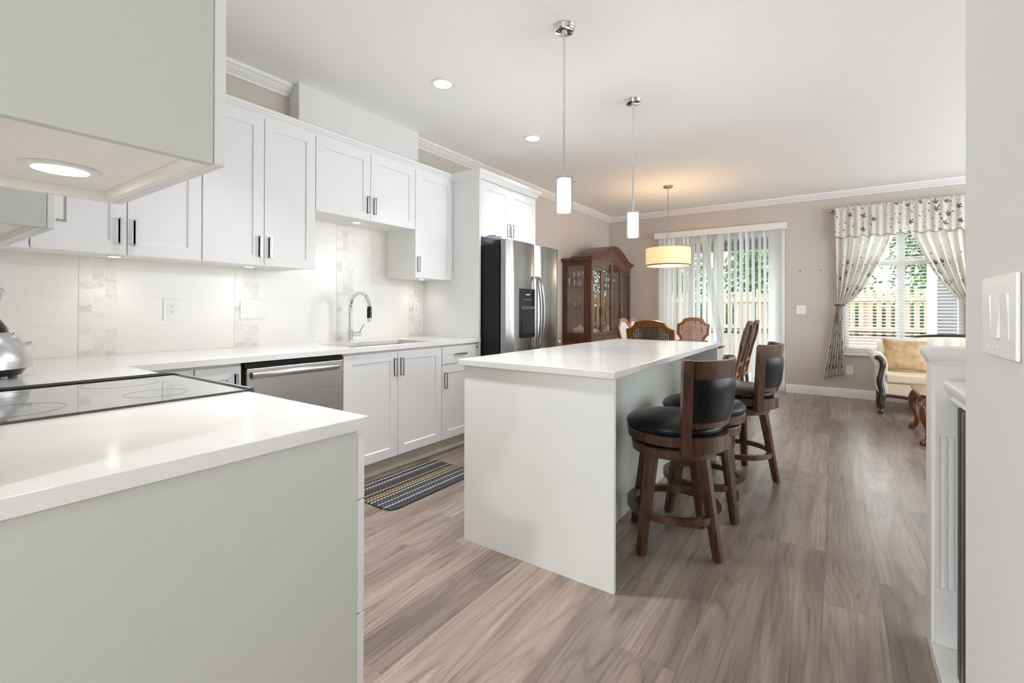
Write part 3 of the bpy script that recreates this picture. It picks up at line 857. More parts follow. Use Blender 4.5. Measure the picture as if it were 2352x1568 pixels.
# island
t = thing('kitchen_island', 'white kitchen island with a flat end panel facing the camera', 'island', (0, 0, 0))
B().box(-1.545, -0.742, 1.8112, 1.832, 0.0, 0.883, 0.001, 1).done('end_panel', 'panel', t)
B().box(-1.545, -1.0, 1.8325, 3.865, 0.10, 0.883).done('body', 'panel', t)
B().box(-1.0, -0.982, 1.8325, 3.865, 0.0, 0.883).done('back_panel', 'panel_shade', t)
B().box(-1.47, -1.005, 1.8325, 3.865, 0.0, 0.0995).done('toe_kick', 'kick', t)
B().box(-1.545, -0.742, 3.8655, 3.886, 0.0, 0.883, 0.001, 1).done('end_panel', 'panel', t)
for k in range(4):
    y0 = 1.86+k*0.5
    d = shaker(0.49, 0.74).done('door', 'cab', t, loc=(-1.5455, y0+0.49, 0.12), rot=(0, 0, PI))
    pull(0.128).done('handle', 'nickel', d, 'brushed nickel bow handle', loc=(0.02, 0.03, 0.58))
o = B().box(-0.9815, -0.974, 3.30, 3.375, 0.36, 0.475, 0.002).done('outlet_plate', 'plate', t)

# ------------------------------------------------------------------ sink and faucet
t = thing('sink', 'undermount stainless steel sink below the faucet', 'sink', (0, 0, 0))
def bowl(y0, y1):
    bb = B(); m_ = 0.03; zb = 0.70; zt = CT0-0.001
    x0, x1 = SX0-0.005, SX1+0.005
    outer = [(x0, y0), (x1, y0), (x1, y1), (x0, y1)]
    def rr(x0, x1, y0, y1, r, z):
        out = []
        for cx, cy, a0 in ((x1-r, y1-r, 0), (x0+r, y1-r, PI/2), (x0+r, y0+r, PI), (x1-r, y0+r, 1.5*PI)):
            for k in range(5):
                a = a0+k*PI/8
                out.append((cx+r*math.cos(a), cy+r*math.sin(a), z))
        return out
    rings = [rr(x0, x1, y0, y1, 0.05, zt), rr(x0+0.004, x1-0.004, y0+0.004, y1-0.004, 0.05, zb+0.03), rr(x0+0.03, x1-0.03, y0+0.03, y1-0.03, 0.04, zb)]
    vs = [[bb.bm.verts.new(p) for p in r] for r in rings]
    n = len(vs[0])
    for a, c in zip(vs, vs[1:]):
        for k in range(n): bb.bm.faces.new((a[k], a[(k+1) % n], c[(k+1) % n], c[k]))
    bb.bm.faces.new(vs[-1])
    return bb
bowl(SY0-0.005, 2.285).done('bowl', 'steel', t)
bowl(2.30, SY1+0.005).done('bowl', 'steel', t)
for yy in (2.10, 2.48):
    B().lathe([(0.042, 0.0), (0.042, 0.003), (0.03, 0.004), (0.028, 0.001), (0, 0.001)], 20, (-2.80, yy, 0.7005)).done('drain', 'chrome', t)

FX, FY = -3.12, 2.284
t = thing('faucet', 'tall chrome gooseneck pull-down faucet behind the sink', 'faucet', (FX, FY, CT1))
B().lathe([(0.026, 0), (0.026, 0.006), (0.022, 0.012), (0.022, 0.085), (0.018, 0.092), (0, 0.092)], 24).done('base', 'chrome', t)
pts = [(0, 0, 0.09), (0, 0, 0.26)]
R_ = 0.115
for k in range(1, 15):
    a = PI-k*(PI*0.97)/14
    pts.append((R_+R_*math.cos(a), 0, 0.26+R_*math.sin(a)))
B().tube(pts, 0.0135, 14).done('neck', 'chrome', t)
ex, ez = pts[-1][0], pts[-1][2]
B().lathe([(0.0155, 0), (0.0175, -0.03), (0.0175, -0.085), (0, -0.085)], 18, (ex, 0, ez)).done('grip', 'blackplastic', t, 'black rubber spray grip')
B().lathe([(0.0165, 0), (0.0165, -0.024), (0.012, -0.028), (0, -0.028)], 18, (ex, 0, ez-0.085)).done('spray_head', 'chrome', t)
lv = B().tube([(0.0, 0.018, 0.055), (0.0, 0.095, 0.055)], [0.018, 0.018], 14)
lv.done('valve', 'chrome', t)
B().tube([(0.0, 0.082, 0.065), (0.015, 0.118, 0.135)], [0.005, 0.0045], 8).done('lever', 'chrome', t)

# ------------------------------------------------------------------ dishwasher
t = thing('dishwasher', 'stainless steel dishwasher with a curved bar handle left of the sink cabinet', 'dishwasher', (0, 0, 0))
B().box(WALLX+0.02, XB-0.002, 1.2265, 1.8255, 0.10, 0.878).done('body', 'blackmatte', t)
B().box(XB, XB+0.028, 1.236, 1.826, 0.11, 0.846, 0.004).done('door', 'steel_h', t)
B().box(XB, XB+0.024, 1.228, 1.826, 0.8475, 0.874, 0.002).done('control_strip', 'blackplastic', t, 'black control strip along the top')
pts = []
for k in range(17):
    u = k/16.0
    s_ = 1-(2*u-1)**6
    pts.append((XB+0.034+0.030*math.sin(PI*u)+0.006*s_, 1.262+0.52*u, 0.808+0.006*math.sin(PI*u)))
hbm = B().tube(pts, 0.0165, 14); bmesh.ops.scale(hbm.bm, vec=(0.8, 1, 1.15), space=Matrix.Translation((-XB-0.05, 0, -0.81)), verts=hbm.bm.verts)
hbm.done('handle', 'steel_h', t, 'curved brushed steel bar handle', smooth=60)
B().box(WALLX+0.05, XB-0.05, 1.23, 1.822, 0.0, 0.099).done('toe_kick', 'blackplastic', t)

# ------------------------------------------------------------------ range
t = thing('range', 'black glass-top electric range between the two near countertops', 'range', (0, 0, 0))
B().box(-2.07, -1.483, 0.0615, 0.690, 0.02, 0.905).done('body', 'blackplastic', t)
B().box(-2.072, -1.481, 0.0615, 0.7225, 0.9055, 0.9195, 0.002).done('cooktop', 'blackglass', t)
B().box(-2.100, -2.040, 0.10, 0.716, 0.9197, 0.9226, 0.001, 1).done('edge_trim', 'blackmatte', t, 'black plastic strip covering the gap to the counter')
B().prism([(0.719, 0.905), (0.733, 0.905), (0.735, 0.915), (0.731, 0.9235), (0.719, 0.9235)], 'X', -2.075, -1.478).done('front_trim', 'steel', t, 'stainless front lip')
B().box(-2.06, -1.493, 0.6905, 0.715, 0.25, 0.80, 0.004).done('oven_door', 'steel', t)
B().tube([(-2.0, 0.715, 0.74), (-2.0, 0.755, 0.745), (-1.55, 0.755, 0.745), (-1.55, 0.715, 0.74)], 0.011, 10).done('handle', 'steel', t)
for cxx, cyy, rr in ((-1.93, 0.24, 0.075), (-1.93, 0.53, 0.10), (-1.63, 0.24, 0.095), (-1.63, 0.53, 0.075)):
    B().ring([(cxx+rr*math.cos(2*PI*k/40), cyy+rr*math.sin(2*PI*k/40)) for k in range(40)], [(cxx+(rr-0.0012)*math.cos(2*PI*k/40), cyy+(rr-0.0012)*math.sin(2*PI*k/40)) for k in range(40)], 'Z', 0.9196, 0.9198).done('burner_mark', 'blackplastic', t)

# ------------------------------------------------------------------ blender on the counter
t = thing('blender', 'silver domed kitchen blender with black collar on the counter at the left edge', 'appliance', (-2.50, 0.279, CT1))
B().lathe([(0.108, 0.010), (0.113, 0.0105), (0.126, 0.032), (0.124, 0.034), (0, 0.034)], 36).done('foot_ring', 'blackplastic', t)
for a in (20, 110, 200, 290):
    B().lathe([(0.012, 0), (0.013, 0.0105), (0, 0.0105)], 10, (0.1*math.cos(math.radians(a)), 0.1*math.sin(math.radians(a)), 0)).done('rubber_foot', 'blackplastic', t)
B().lathe([(0.134, 0.0345), (0.141, 0.037), (0.140, 0.062), (0.136, 0.088), (0.127, 0.112), (0.113, 0.136), (0.096, 0.154), (0.078, 0.166), (0.05, 0.172), (0, 0.172)], 48).done('body', 'silver', t)
B().lathe([(0.079, 0.160), (0.079, 0.167), (0.074, 0.184), (0.063, 0.203), (0.052, 0.220), (0.046, 0.2285), (0, 0.2285)], 32).done('collar', 'blackplastic', t)
B().lathe([(0.046, 0.2295), (0.053, 0.26), (0.064, 0.308), (0.062, 0.308), (0.051, 0.26), (0.044, 0.2325), (0, 0.2325)], 32).done('jar', 'crystal', t)
B().lathe([(0.066, 0.3085), (0.070, 0.316), (0.062, 0.326), (0.03, 0.333), (0.022, 0.338), (0.02, 0.356), (0, 0.358)], 32).done('lid', 'silver', t)
B().tube([(0.01, 0.112, 0.118), (0.012, 0.138, 0.122)], [0.005, 0.0075], 10).done('toggle', 'chrome', t)
B().tube([(0.03, 0.080, 0.148), (0.032, 0.092, 0.160)], [0.006, 0.006], 10).done('button', 'chrome', t)

# ------------------------------------------------------------------ refrigerator
t = thing('refrigerator', 'side-by-side stainless steel refrigerator with a black side and a water dispenser', 'refrigerator', (0, 0, 0))
XFR, FY0, FY1 = -2.265, 3.232, 4.13
B().box(-3.2, -2.365, FY0, FY1-0.005, 0.02, 1.735, 0.004).done('body', 'fridgeside', t)
def fdoor(y0, y1, name):
    poly = [(-2.352, y0), (-2.352, y1)]
    n = 10
    for k in range(n+1):
        u = k/n
        yy = y1+(y0-y1)*u
        e = min(u, 1-u)
        # slightly bowed front with rounded edges
        xx = XFR-0.014+0.014*math.sin(PI*u)
        poly.append((xx-(0.022 if e < 1e-6 else 0), yy))
    return B().prism(poly, 'Z', 0.08, 1.765, 0.003).done(name, 'steel', t, smooth=50)
fd = fdoor(FY0-0.002, 3.683, 'freezer_door')
rd = fdoor(3.689, FY1, 'refrigerator_door')
for y_, sg, d_ in ((3.660, -1, fd), (3.712, 1, rd)):
    pts = []
    for k in range(21):
        u = k/20.0
        s_ = min(1.0, math.sin(PI*u)**0.45)
        pts.append((XFR-0.004+0.062*s_, y_, 0.80+0.67*u))
    B().tube(pts, 0.0115, 12).done('handle', 'steel', d_)
dp = B().box(XFR-0.028, XFR+0.007, 3.395, 3.64, 0.915, 1.352, 0.006).done('dispenser', 'blackplastic', fd, 'black water and ice dispenser panel')
for nm, args, mm in (('recess', (XFR+0.0072, XFR+0.0078, 3.425, 3.625, 0.955, 1.165), 'blackmatte'), ('badge', (XFR+0.0072, XFR+0.0082, 3.485, 3.545, 1.296, 1.304), 'plate'), ('shelf_strip', (XFR+0.0072, XFR+0.010, 3.41, 3.63, 1.172, 1.195), 'firegrey')):
    B().box(*args).done(nm, mm, t)
for yy in (3.455, 3.485, 3.515, 3.545, 3.575):
    B().box(XFR+0.0072, XFR+0.0078, yy, yy+0.006, 1.252, 1.258).done('indicator', 'plate', t)
B().box(-2.44, -2.31, FY0+0.02, FY0+0.10, 1.7355, 1.772, 0.004).done('hinge_cover', 'blackplastic', t, 'black hinge cover on top')
B().box(-2.44, -2.31, FY1-0.10, FY1-0.02, 1.7355, 1.772, 0.004).done('hinge_cover', 'blackplastic', t, 'black hinge cover on top')
# crumpled bag
bg_ = B()
def bagf(u, v):
    a = 2*PI*u; ph = v*PI
    r = 0.5*(1+0.25*math.sin(5*a+3*v*7)+0.18*math.sin(11*a-9*v))
    return (0.15*math.sin(ph)*math.cos(a)*r*2, 0.07*math.sin(ph)*math.sin(a)*r*2, max(0.0, 0.05-0.05*math.cos(ph))*(0.8+0.4*r))
bg_.grid(bagf, 36, 16, wrap=True)
bo = bg_.done('plastic_bag', 'bag', loc=(-2.62, 3.36, 1.742), smooth=10)
tag(bo, 'crumpled clear plastic bag on top of the refrigerator', 'bag')

# ------------------------------------------------------------------ outlets and switches
def plate(name, label, cat, loc, rotz, w_, h_, gangs, kind, group=None):
    """plate in local coords: faces +X, y across"""
    t = thing(name, label, cat, loc, rotz, group)
    B().box(0, 0.006, -w_/2, w_/2, -h_/2, h_/2, 0.0025).done('plate', 'plate', t)
    for g in range(gangs):
        yc = (g-(gangs-1)/2)*0.046
        if kind == 'outlet':
            B().box(0.0062, 0.0085, yc-0.0165, yc+0.0165, -0.034, 0.034, 0.001).done('receptacle', 'plate', t)
            for zc_ in (0.018, -0.016):
                for dy in (-0.006, 0.006):
                    B().box(0.0086, 0.0089, yc+dy-0.0012, yc+dy+0.0012, zc_+0.002, zc_+0.009).done('slot', 'slot', t)
                B().lathe([(0.0024, 0), (0.0024, 0.0003), (0, 0.0003)], 8).xf(Matrix.Translation((0.0086, yc, zc_-0.005)) @ Matrix.Rotation(PI/2, 4, 'Y')).done('slot', 'slot', t)
        else:
            tilt = 0.004*(1 if g % 2 == 0 else -1)
            b_ = B().prism([(0.0062, -0.033), (0.0085-tilt*0.3, -0.033), (0.0078, 0), (0.0085+tilt*0.3, 0.033), (0.0062, 0.033)], 'Y', yc-0.0165, yc+0.0165)
            b_.done('rocker', 'plate', t)
            for zz in (-0.048, 0.048): B().lathe([(0.0032, 0), (0.0028, 0.0008), (0, 0.0009)], 10).xf(Matrix.Translation((0.0062, yc, zz)) @ Matrix.Rotation(PI/2, 4, 'Y')).done('screw', 'plate', t)
    return t


plate('wall_outlet', 'white double outlet on the backsplash right of the wide marble strip', 'outlet', (TILEX+0.0005, 1.127, 1.160), 0, 0.08, 0.125, 1, 'outlet')
plate('switch_plate', 'white three-gang switch plate on the backsplash, over the marble strip left of the sink', 'switch', (TILEX+0.003, 1.60, 1.163), 0, 0.165, 0.125, 3, 'switch')
plate('wall_outlet', 'white double outlet on the backsplash under the single-door cabinet', 'outlet', (TILEX+0.003, 3.103, 1.166), 0, 0.078, 0.125, 1, 'outlet')
plate('switch_plate', 'white two-gang switch plate on the beige wall between the sliding door and the curtains', 'switch', (-0.384, YF-0.0005, 1.177), -PI/2, 0.118, 0.125, 2, 'switch')
plate('wall_outlet', 'white outlet low on the beige wall just right of the curtain hem', 'outlet', (0.170, YF-0.0005, 0.372), -PI/2, 0.078, 0.12, 1, 'outlet')
plate('switch_plate', 'large white three-gang switch plate on the white wall at the right edge', 'switch', (SWX-0.0005, 1.012, 1.159), PI, 0.176, 0.125, 3, 'switch')
for x_, lab in ((-0.395, 'tiny dark wall screw left of the pair above the two-gang switch'), (-0.154, 'tiny dark wall screw right of the pair, closer to the curtains')):
    tag(B().lathe([(0.008, 0), (0.006, 0.008), (0, 0.009)], 8).xf(Matrix.Translation((x_, YF-0.0005, 1.72)) @ Matrix.Rotation(PI/2, 4, 'X')).done('wall_screw', 'tie'), lab, 'screw')

# ------------------------------------------------------------------ lights
def can(label, x, y):
    t = thing('recessed_light', label, 'ceiling light', (x, y, CEIL))
    n = 40
    B().ring([(0.083*math.cos(2*PI*k/n), 0.083*math.sin(2*PI*k/n)) for k in range(n)], [(0.064*math.cos(2*PI*k/n), 0.064*math.sin(2*PI*k/n)) for k in range(n)], 'Z', -0.006, -0.0005).done('trim_ring', 'trim', t)
    B().lathe([(0.0635, -0.003), (0.0635, -0.001), (0, -0.001)], 32).done('lens', 'lens', t)
    return t


CANS = [(-2.297, 2.445, 'round recessed ceiling light above the sink counter, the larger in view'), (-2.327, 3.701, 'round recessed ceiling light left of the first pendant, the smaller in view')]
for x, y, lab in CANS: can(lab, x, y)
for x, y, e_ in ((-2.297, 2.445, 3.0), (-2.327, 3.701, 4.0), (-2.28, 1.2, 3.0), (-1.5, 1.4, 11), (-0.4, -2.1, 54), (-1.9, -2.2, 14)):  # lamps of the visible cans, then unseen ones added as fill without fixtures
    cl = lamp('can_and_fill_lamp', 'AREA', (x, y, CEIL-0.008), e_, (0.97, 0.985, 1.0), 0.12)
    cl.data.spread = math.radians(74 if y > 0.5 else 140)


def puck(label, x, y, z):
    t = thing('puck_light', label, 'cabinet light', (x, y, z))
    n = 32
    B().ring([(0.036*math.cos(2*PI*k/n), 0.036*math.sin(2*PI*k/n)) for k in range(n)], [(0.027*math.cos(2*PI*k/n), 0.027*math.sin(2*PI*k/n)) for k in range(n)], 'Z', -0.005, -0.0005).done('rim', 'trim', t)
    B().lathe([(0.0265, -0.003), (0.0265, -0.001), (0, -0.001)], 24).done('lens', 'puck', t)
    lamp('puck_lamp', 'SPOT', (x, y, z-0.012), 1.4, (1, 0.96, 0.9), 0.025, spot=2.3, blend=0.9)


puck('round puck light glowing under the corner wall cabinet, left of the outlet', -3.10, 0.822, ZU+0.012)
puck('round puck light glowing under the tall-door wall cabinet', -3.10, 1.506, ZU+0.012)
puck('round puck light glowing under the short cabinet above the faucet', -3.05, 2.285, 1.84)
puck('round puck light glowing under the single-door cabinet by the refrigerator panel', -3.10, 3.03, ZU+0.012)
t = thing('puck_light', 'wide round light in the underside of the big near wall cabinet', 'cabinet light', (-1.286, 0.255, ZU+0.022))
B().ring([(0.062*math.cos(2*PI*k/40), 0.062*math.sin(2*PI*k/40)) for k in range(40)], [(0.044*math.cos(2*PI*k/40), 0.044*math.sin(2*PI*k/40)) for k in range(40)], 'Z', -0.005, -0.0005).done('rim', 'trim', t)
B().lathe([(0.0435, -0.003), (0.0435, -0.001), (0, -0.001)], 32).done('lens', 'puck', t)
lamp('puck_lamp', 'SPOT', (-1.286, 0.255, ZU+0.008), 0.9, (1, 0.94, 0.85), 0.03, spot=2.5, blend=0.9)


def pendant(label, x, y):
    t = thing('pendant_light', label, 'pendant lamp', (x, y, CEIL), 0, None)
    B().lathe([(0.062, -0.0005), (0.064, -0.006), (0.060, -0.012), (0.060, -0.018), (0.056, -0.026), (0.050, -0.030), (0.0, -0.030)], 36).done('canopy', 'chrome', t)
    B().lathe([(0.016, -0.030), (0.016, -0.045), (0.010, -0.052), (0, -0.052)], 18).done('collar', 'chrome', t)
    B().lathe([(0.0065, -0.05), (0.0065, -0.865), (0, -0.865)], 12).done('rod', 'chrome', t)
    B().lathe([(0, -0.866), (0.036, -0.866), (0.039, -0.869), (0.039, -1.040), (0.037, -1.045), (0, -1.045)], 28).done('diffuser', 'opal', t, 'glowing white inner glass cylinder')
    B().lathe([(0.0525, -0.856), (0.0525, -1.052), (0.0500, -1.052), (0.0500, -0.856), (0.0525, -0.856)], 32, cap=False).done('glass_shade', 'clear', t, 'clear outer glass cylinder')
    for a in (0.4, 2.5, 4.6):
        B().tube([(0.0395*math.cos(a), 0.0395*math.sin(a), -0.884), (0.062*math.cos(a), 0.062*math.sin(a), -0.884)], 0.003, 8).done('pin', 'nickel', t)
    return t


pa = pendant('chrome rod pendant with lit glass cylinder, the nearer one over the island', -1.265, 2.345)
for y_ in (2.345, 3.46): lamp('pendant_lamp', 'POINT', (-1.267, y_, CEIL-1.10), 15, (0.96, 0.98, 1.0), 0.05)
dup(pa, (-1.268, 3.46, CEIL), 0.9, 'chrome rod pendant with lit glass cylinder, the farther one over the island')
PX, PY = -1.775, 6.12
t = thing('drum_pendant', 'warm glowing fabric drum pendant lamp over the dining table', 'pendant lamp', (PX, PY, CEIL))
B().lathe([(0.060, -0.0005), (0.060, -0.018), (0.05, -0.024), (0, -0.024)], 32).done('canopy', 'nickel', t)
B().lathe([(0.005, -0.02), (0.005, -0.83), (0, -0.83)], 10).done('rod', 'nickel', t)
RD = 0.278
B().lathe([(RD, -0.815), (RD, -1.04), (RD-0.004, -1.04), (RD-0.004, -0.815)], 64, cap=False).done('shade', 'drum', t)
B().lathe([(RD+0.002, -1.025), (RD+0.002, -1.04), (RD-0.006, -1.04), (RD-0.006, -1.025)], 64, cap=False).done('shade_trim', 'drumtrim', t, 'brown band round the lower rim')
B().lathe([(RD-0.01, -1.03), (RD-0.01, -1.034), (0, -1.034)], 48).done('diffuser', 'drumin', t)
lamp('drum_lamp_up', 'POINT', (PX, PY, CEIL-0.86), 7, (1, 0.74, 0.46), 0.08)
lamp('drum_lamp_down', 'POINT', (PX, PY, CEIL-1.10), 14, (1, 0.76, 0.5), 0.1)

# ------------------------------------------------------------------ rug
rg = B()
def rr2(hx, hy, r, n=8):
    o = []
    for cx, cy, a0 in ((hx-r, hy-r, 0), (-hx+r, hy-r, PI/2), (-hx+r, -hy+r, PI), (hx-r, -hy+r, 1.5*PI)):
        for k in range(n+1): o.append((cx+r*math.cos(a0+k*PI/2/n), cy+r*math.sin(a0+k*PI/2/n)))
    return o
rg.prism(rr2(0.235, 0.405, 0.06), 'Z', 0.001, 0.009, 0.002)
tag(rg.done('rug', 'rug', loc=(-2.325, 2.215, 0), rot=(0, 0, 0.0)), 'navy, black and cream striped kitchen mat on the floor before the sink cabinet', 'rug')

# ------------------------------------------------------------------ bar stools
def arcpts(r, a0, a1, n, z=0):
    return [(r*math.cos(a0+(a1-a0)*k/n), r*math.sin(a0+(a1-a0)*k/n), z) for k in range(n+1)]


def stool(label, loc, leg_rot, back_rot=None, group='bar stools along the island'):
    t = thing('bar_stool', label, 'stool', loc, 0, group)
    # splayed legs
    for k in range(4):
        a = leg_rot+k*PI/2
        c_, s_ = math.cos(a), math.sin(a)
        top = Vector((0.165*c_, 0.165*s_, 0.462)); bot = Vector((0.245*c_, 0.245*s_, 0.006))
        b_ = B()
        prof = [(-1, -0.55), (-0.55, -1), (0.55, -1), (1, -0.55), (1, 0.55), (0.55, 1), (-0.55, 1), (-1, 0.55)]
        rows = []
        for u, w_ in ((0, 0.019), (0.012, 0.022), (0.95, 0.028), (1, 0.028)):
            p = bot.lerp(top, u)
            rows.append([b_.bm.verts.new(p+Vector((c_, s_, 0))*(px*w_)+Vector((-s_, c_, 0))*(py*w_)) for px, py in prof])
        for r0, r1 in zip(rows, rows[1:]):
            for q in range(8): b_.bm.faces.new((r0[q], r0[(q+1) % 8], r1[(q+1) % 8], r1[q]))
        b_.bm.faces.new(rows[0][::-1]); b_.bm.faces.new(rows[-1])
        b_.done('leg', 'walnut', t)
    n = 56
    def circ(r): return [(r*math.cos(2*PI*k/n), r*math.sin(2*PI*k/n)) for k in range(n)]
    B().ring(circ(0.226), circ(0.196), 'Z', 0.172, 0.205).done('foot_ring', 'walnut', t)
    B().lathe([(0.0, 0.462), (0.192, 0.462), (0.200, 0.466), (0.205, 0.505), (0.200, 0.512), (0, 0.512)], 56).done('lower_ring', 'walnut', t)
    B().lathe([(0.0, 0.513), (0.15, 0.513), (0.15, 0.527), (0, 0.527)], 40).done('swivel', 'blackplastic', t)
    B().lathe([(0.0, 0.528), (0.212, 0.528), (0.222, 0.532), (0.228, 0.575), (0.222, 0.58), (0, 0.58)], 56).done('seat_ring', 'walnut', t)
    B().lathe([(0.214, 0.5805), (0.224, 0.586), (0.229, 0.594), (0.231, 0.603), (0.228, 0.614), (0.220, 0.624), (0.207, 0.633), (0.188, 0.640), (0.165, 0.6455), (0.13, 0.650), (0.07, 0.6535), (0, 0.6545)], 64).done('seat_cushion', 'leather', t, smooth=80)
    if back_rot is not None:
        hw = math.radians(47)
        lean = 0.035
        def R(z): return 0.228+0.012+lean*max(0, (z-0.58))/0.36
        def bandseg(z0, z1, a0, a1, th, name, m, nz=4, na=20, puff=0.0):
            b_ = B()
            def mk(off):
                def f(u, v):
                    z = z0+(z1-z0)*v; a = back_rot+a0+(a1-a0)*u
                    e = (1-(2*u-1)**4)*(1-(2*v-1)**4)
                    r = R(z)+off+(puff*e*(1 if off > 0 else -1))
                    return (r*math.cos(a), r*math.sin(a), z)
                return f
            fo, fi = mk(th/2), mk(-th/2)
            ro = [[b_.bm.verts.new(fo(i/na, j/nz)) for i in range(na+1)] for j in range(nz+1)]
            ri = [[b_.bm.verts.new(fi(i/na, j/nz)) for i in range(na+1)] for j in range(nz+1)]
            for j in range(nz):
                for i in range(na):
                    b_.bm.faces.new((ro[j][i], ro[j][i+1], ro[j+1][i+1], ro[j+1][i]))
                    b_.bm.faces.new((ri[j][i+1], ri[j][i], ri[j+1][i], ri[j+1][i+1]))
            for i in range(na):
                b_.bm.faces.new((ri[0][i], ri[0][i+1], ro[0][i+1], ro[0][i]))
                b_.bm.faces.new((ro[nz][i], ro[nz][i+1], ri[nz][i+1], ri[nz][i]))
            for j in range(nz):
                b_.bm.faces.new((ro[j][0], ro[j+1][0], ri[j+1][0], ri[j][0]))
                b_.bm.faces.new((ri[j][na], ri[j+1][na], ro[j+1][na], ro[j][na]))
            return b_.done(name, m, t)
        for sg in (-1, 1):
            a = back_rot+sg*hw
            pts = [((R(z)+0.003)*math.cos(a), (R(z)+0.003)*math.sin(a), z) for z in (0.50, 0.58, 0.70, 0.82, 0.925, 0.942)]
            b_ = B()
            rows = []
            ca, sa = math.cos(a), math.sin(a)
            for (x, y, z), k in zip(pts, (1, 1, 1, 1, 1, 0.75)):
                rows.append([b_.bm.verts.new((x+ca*px*0.023*k-sa*py*0.022*k, y+sa*px*0.023*k+ca*py*0.022*k, z)) for px, py in ((-1, -1), (1, -1), (1, 1), (-1, 1))])
            for r0, r1 in zip(rows, rows[1:]):
                for q in range(4): b_.bm.faces.new((r0[q], r0[(q+1) % 4], r1[(q+1) % 4], r1[q]))
            b_.bm.faces.new(rows[0][::-1]); b_.bm.faces.new(rows[-1])
            b_.done('back_post', 'walnut', t)
        h2 = hw-0.085
        bandseg(0.855, 0.938, -h2, h2, 0.026, 'top_rail', 'walnut')
        bandseg(0.628, 0.655, -h2, h2, 0.024, 'lower_rail', 'walnut')
        bandseg(0.510, 0.582, -hw-0.02, hw+0.02, 0.030, 'back_base_rail', 'walnut')
        bandseg(0.655, 0.855, -h2, h2, 0.030, 'back_pad', 'leather', 10, 24, 0.010)
    return t


stool('dark walnut bar stool with black leather seat and back, closest to the camera', (-0.67, 2.41, 0), math.radians(24-45), math.radians(-15))
stool('backless bar stool with black leather seat, between the two backed stools', (-0.642, 2.934, 0), math.radians(8.5-45))
stool('dark walnut bar stool with black leather back, farthest along the island', (-0.565, 3.63, 0), math.radians(-3), math.radians(-3))

# ------------------------------------------------------------------ dining table and chairs
t = thing('dining_table', 'polished oval dining table beyond the island under the drum lamp', 'table', (-1.62, 6.10, 0))
n = 64
def ell(a, b_): return [(a*math.cos(2*PI*k/n), b_*math.sin(2*PI*k/n)) for k in range(n)]
B().prism(ell(0.53, 0.80), 'Z', 0.715, 0.745, 0.006).done('tabletop', 'tablegloss', t)
B().ring(ell(0.42, 0.68), ell(0.39, 0.65), 'Z', 0.63, 0.7145).done('apron', 'mahogany', t)
for sy in (-1, 1):
    B().lathe([(0.06, 0.10), (0.085, 0.18), (0.05, 0.30), (0.07, 0.45), (0.045, 0.55), (0.09, 0.629), (0, 0.629)], 20, (0, 0.38*sy, 0)).done('pedestal', 'mahogany', t)
    for sx in (-1, 1):
        B().tube([(0.04*sx, 0.38*sy, 0.16), (0.2*sx, 0.40*sy, 0.12), (0.34*sx, 0.43*sy, 0.03), (0.40*sx, 0.44*sy, 0.025)], [0.04, 0.035, 0.028, 0.024], 10).done('leg', 'mahogany', t)


OUT_C = [(0.165, 0.10), (0.172, 0.24), (0.228, 0.34), (0.232, 0.50), (0.14, 0.575), (0.0, 0.60)]
INN_C = [(0.127, 0.14), (0.136, 0.252), (0.190, 0.352), (0.194, 0.476), (0.118, 0.536), (0.0, 0.556)]
INN_W = [(0.122, 0.14), (0.130, 0.252), (0.184, 0.352), (0.188, 0.462), (0.122, 0.515), (0.0, 0.532)]


def shield(c, s_=1.0):
    """outline of the chair back in (across, up from the back's foot)"""
    r = []
    for (p, q), bulge, k in zip(zip(c, c[1:]), (0.0, 0.13, 0.0, 0.16, -0.06), (4, 7, 5, 8, 8)):
        for i in range(k):
            u = i/k
            dx, dy = q[0]-p[0], q[1]-p[1]
            e = 4*u*(1-u)*bulge
            r.append((p[0]+dx*u-dy*e, p[1]+dy*u+dx*e))
    left = [(-x, y) for x, y in r[::-1]]
    return [(x*s_, y) for x, y in r+[c[-1]]+left]


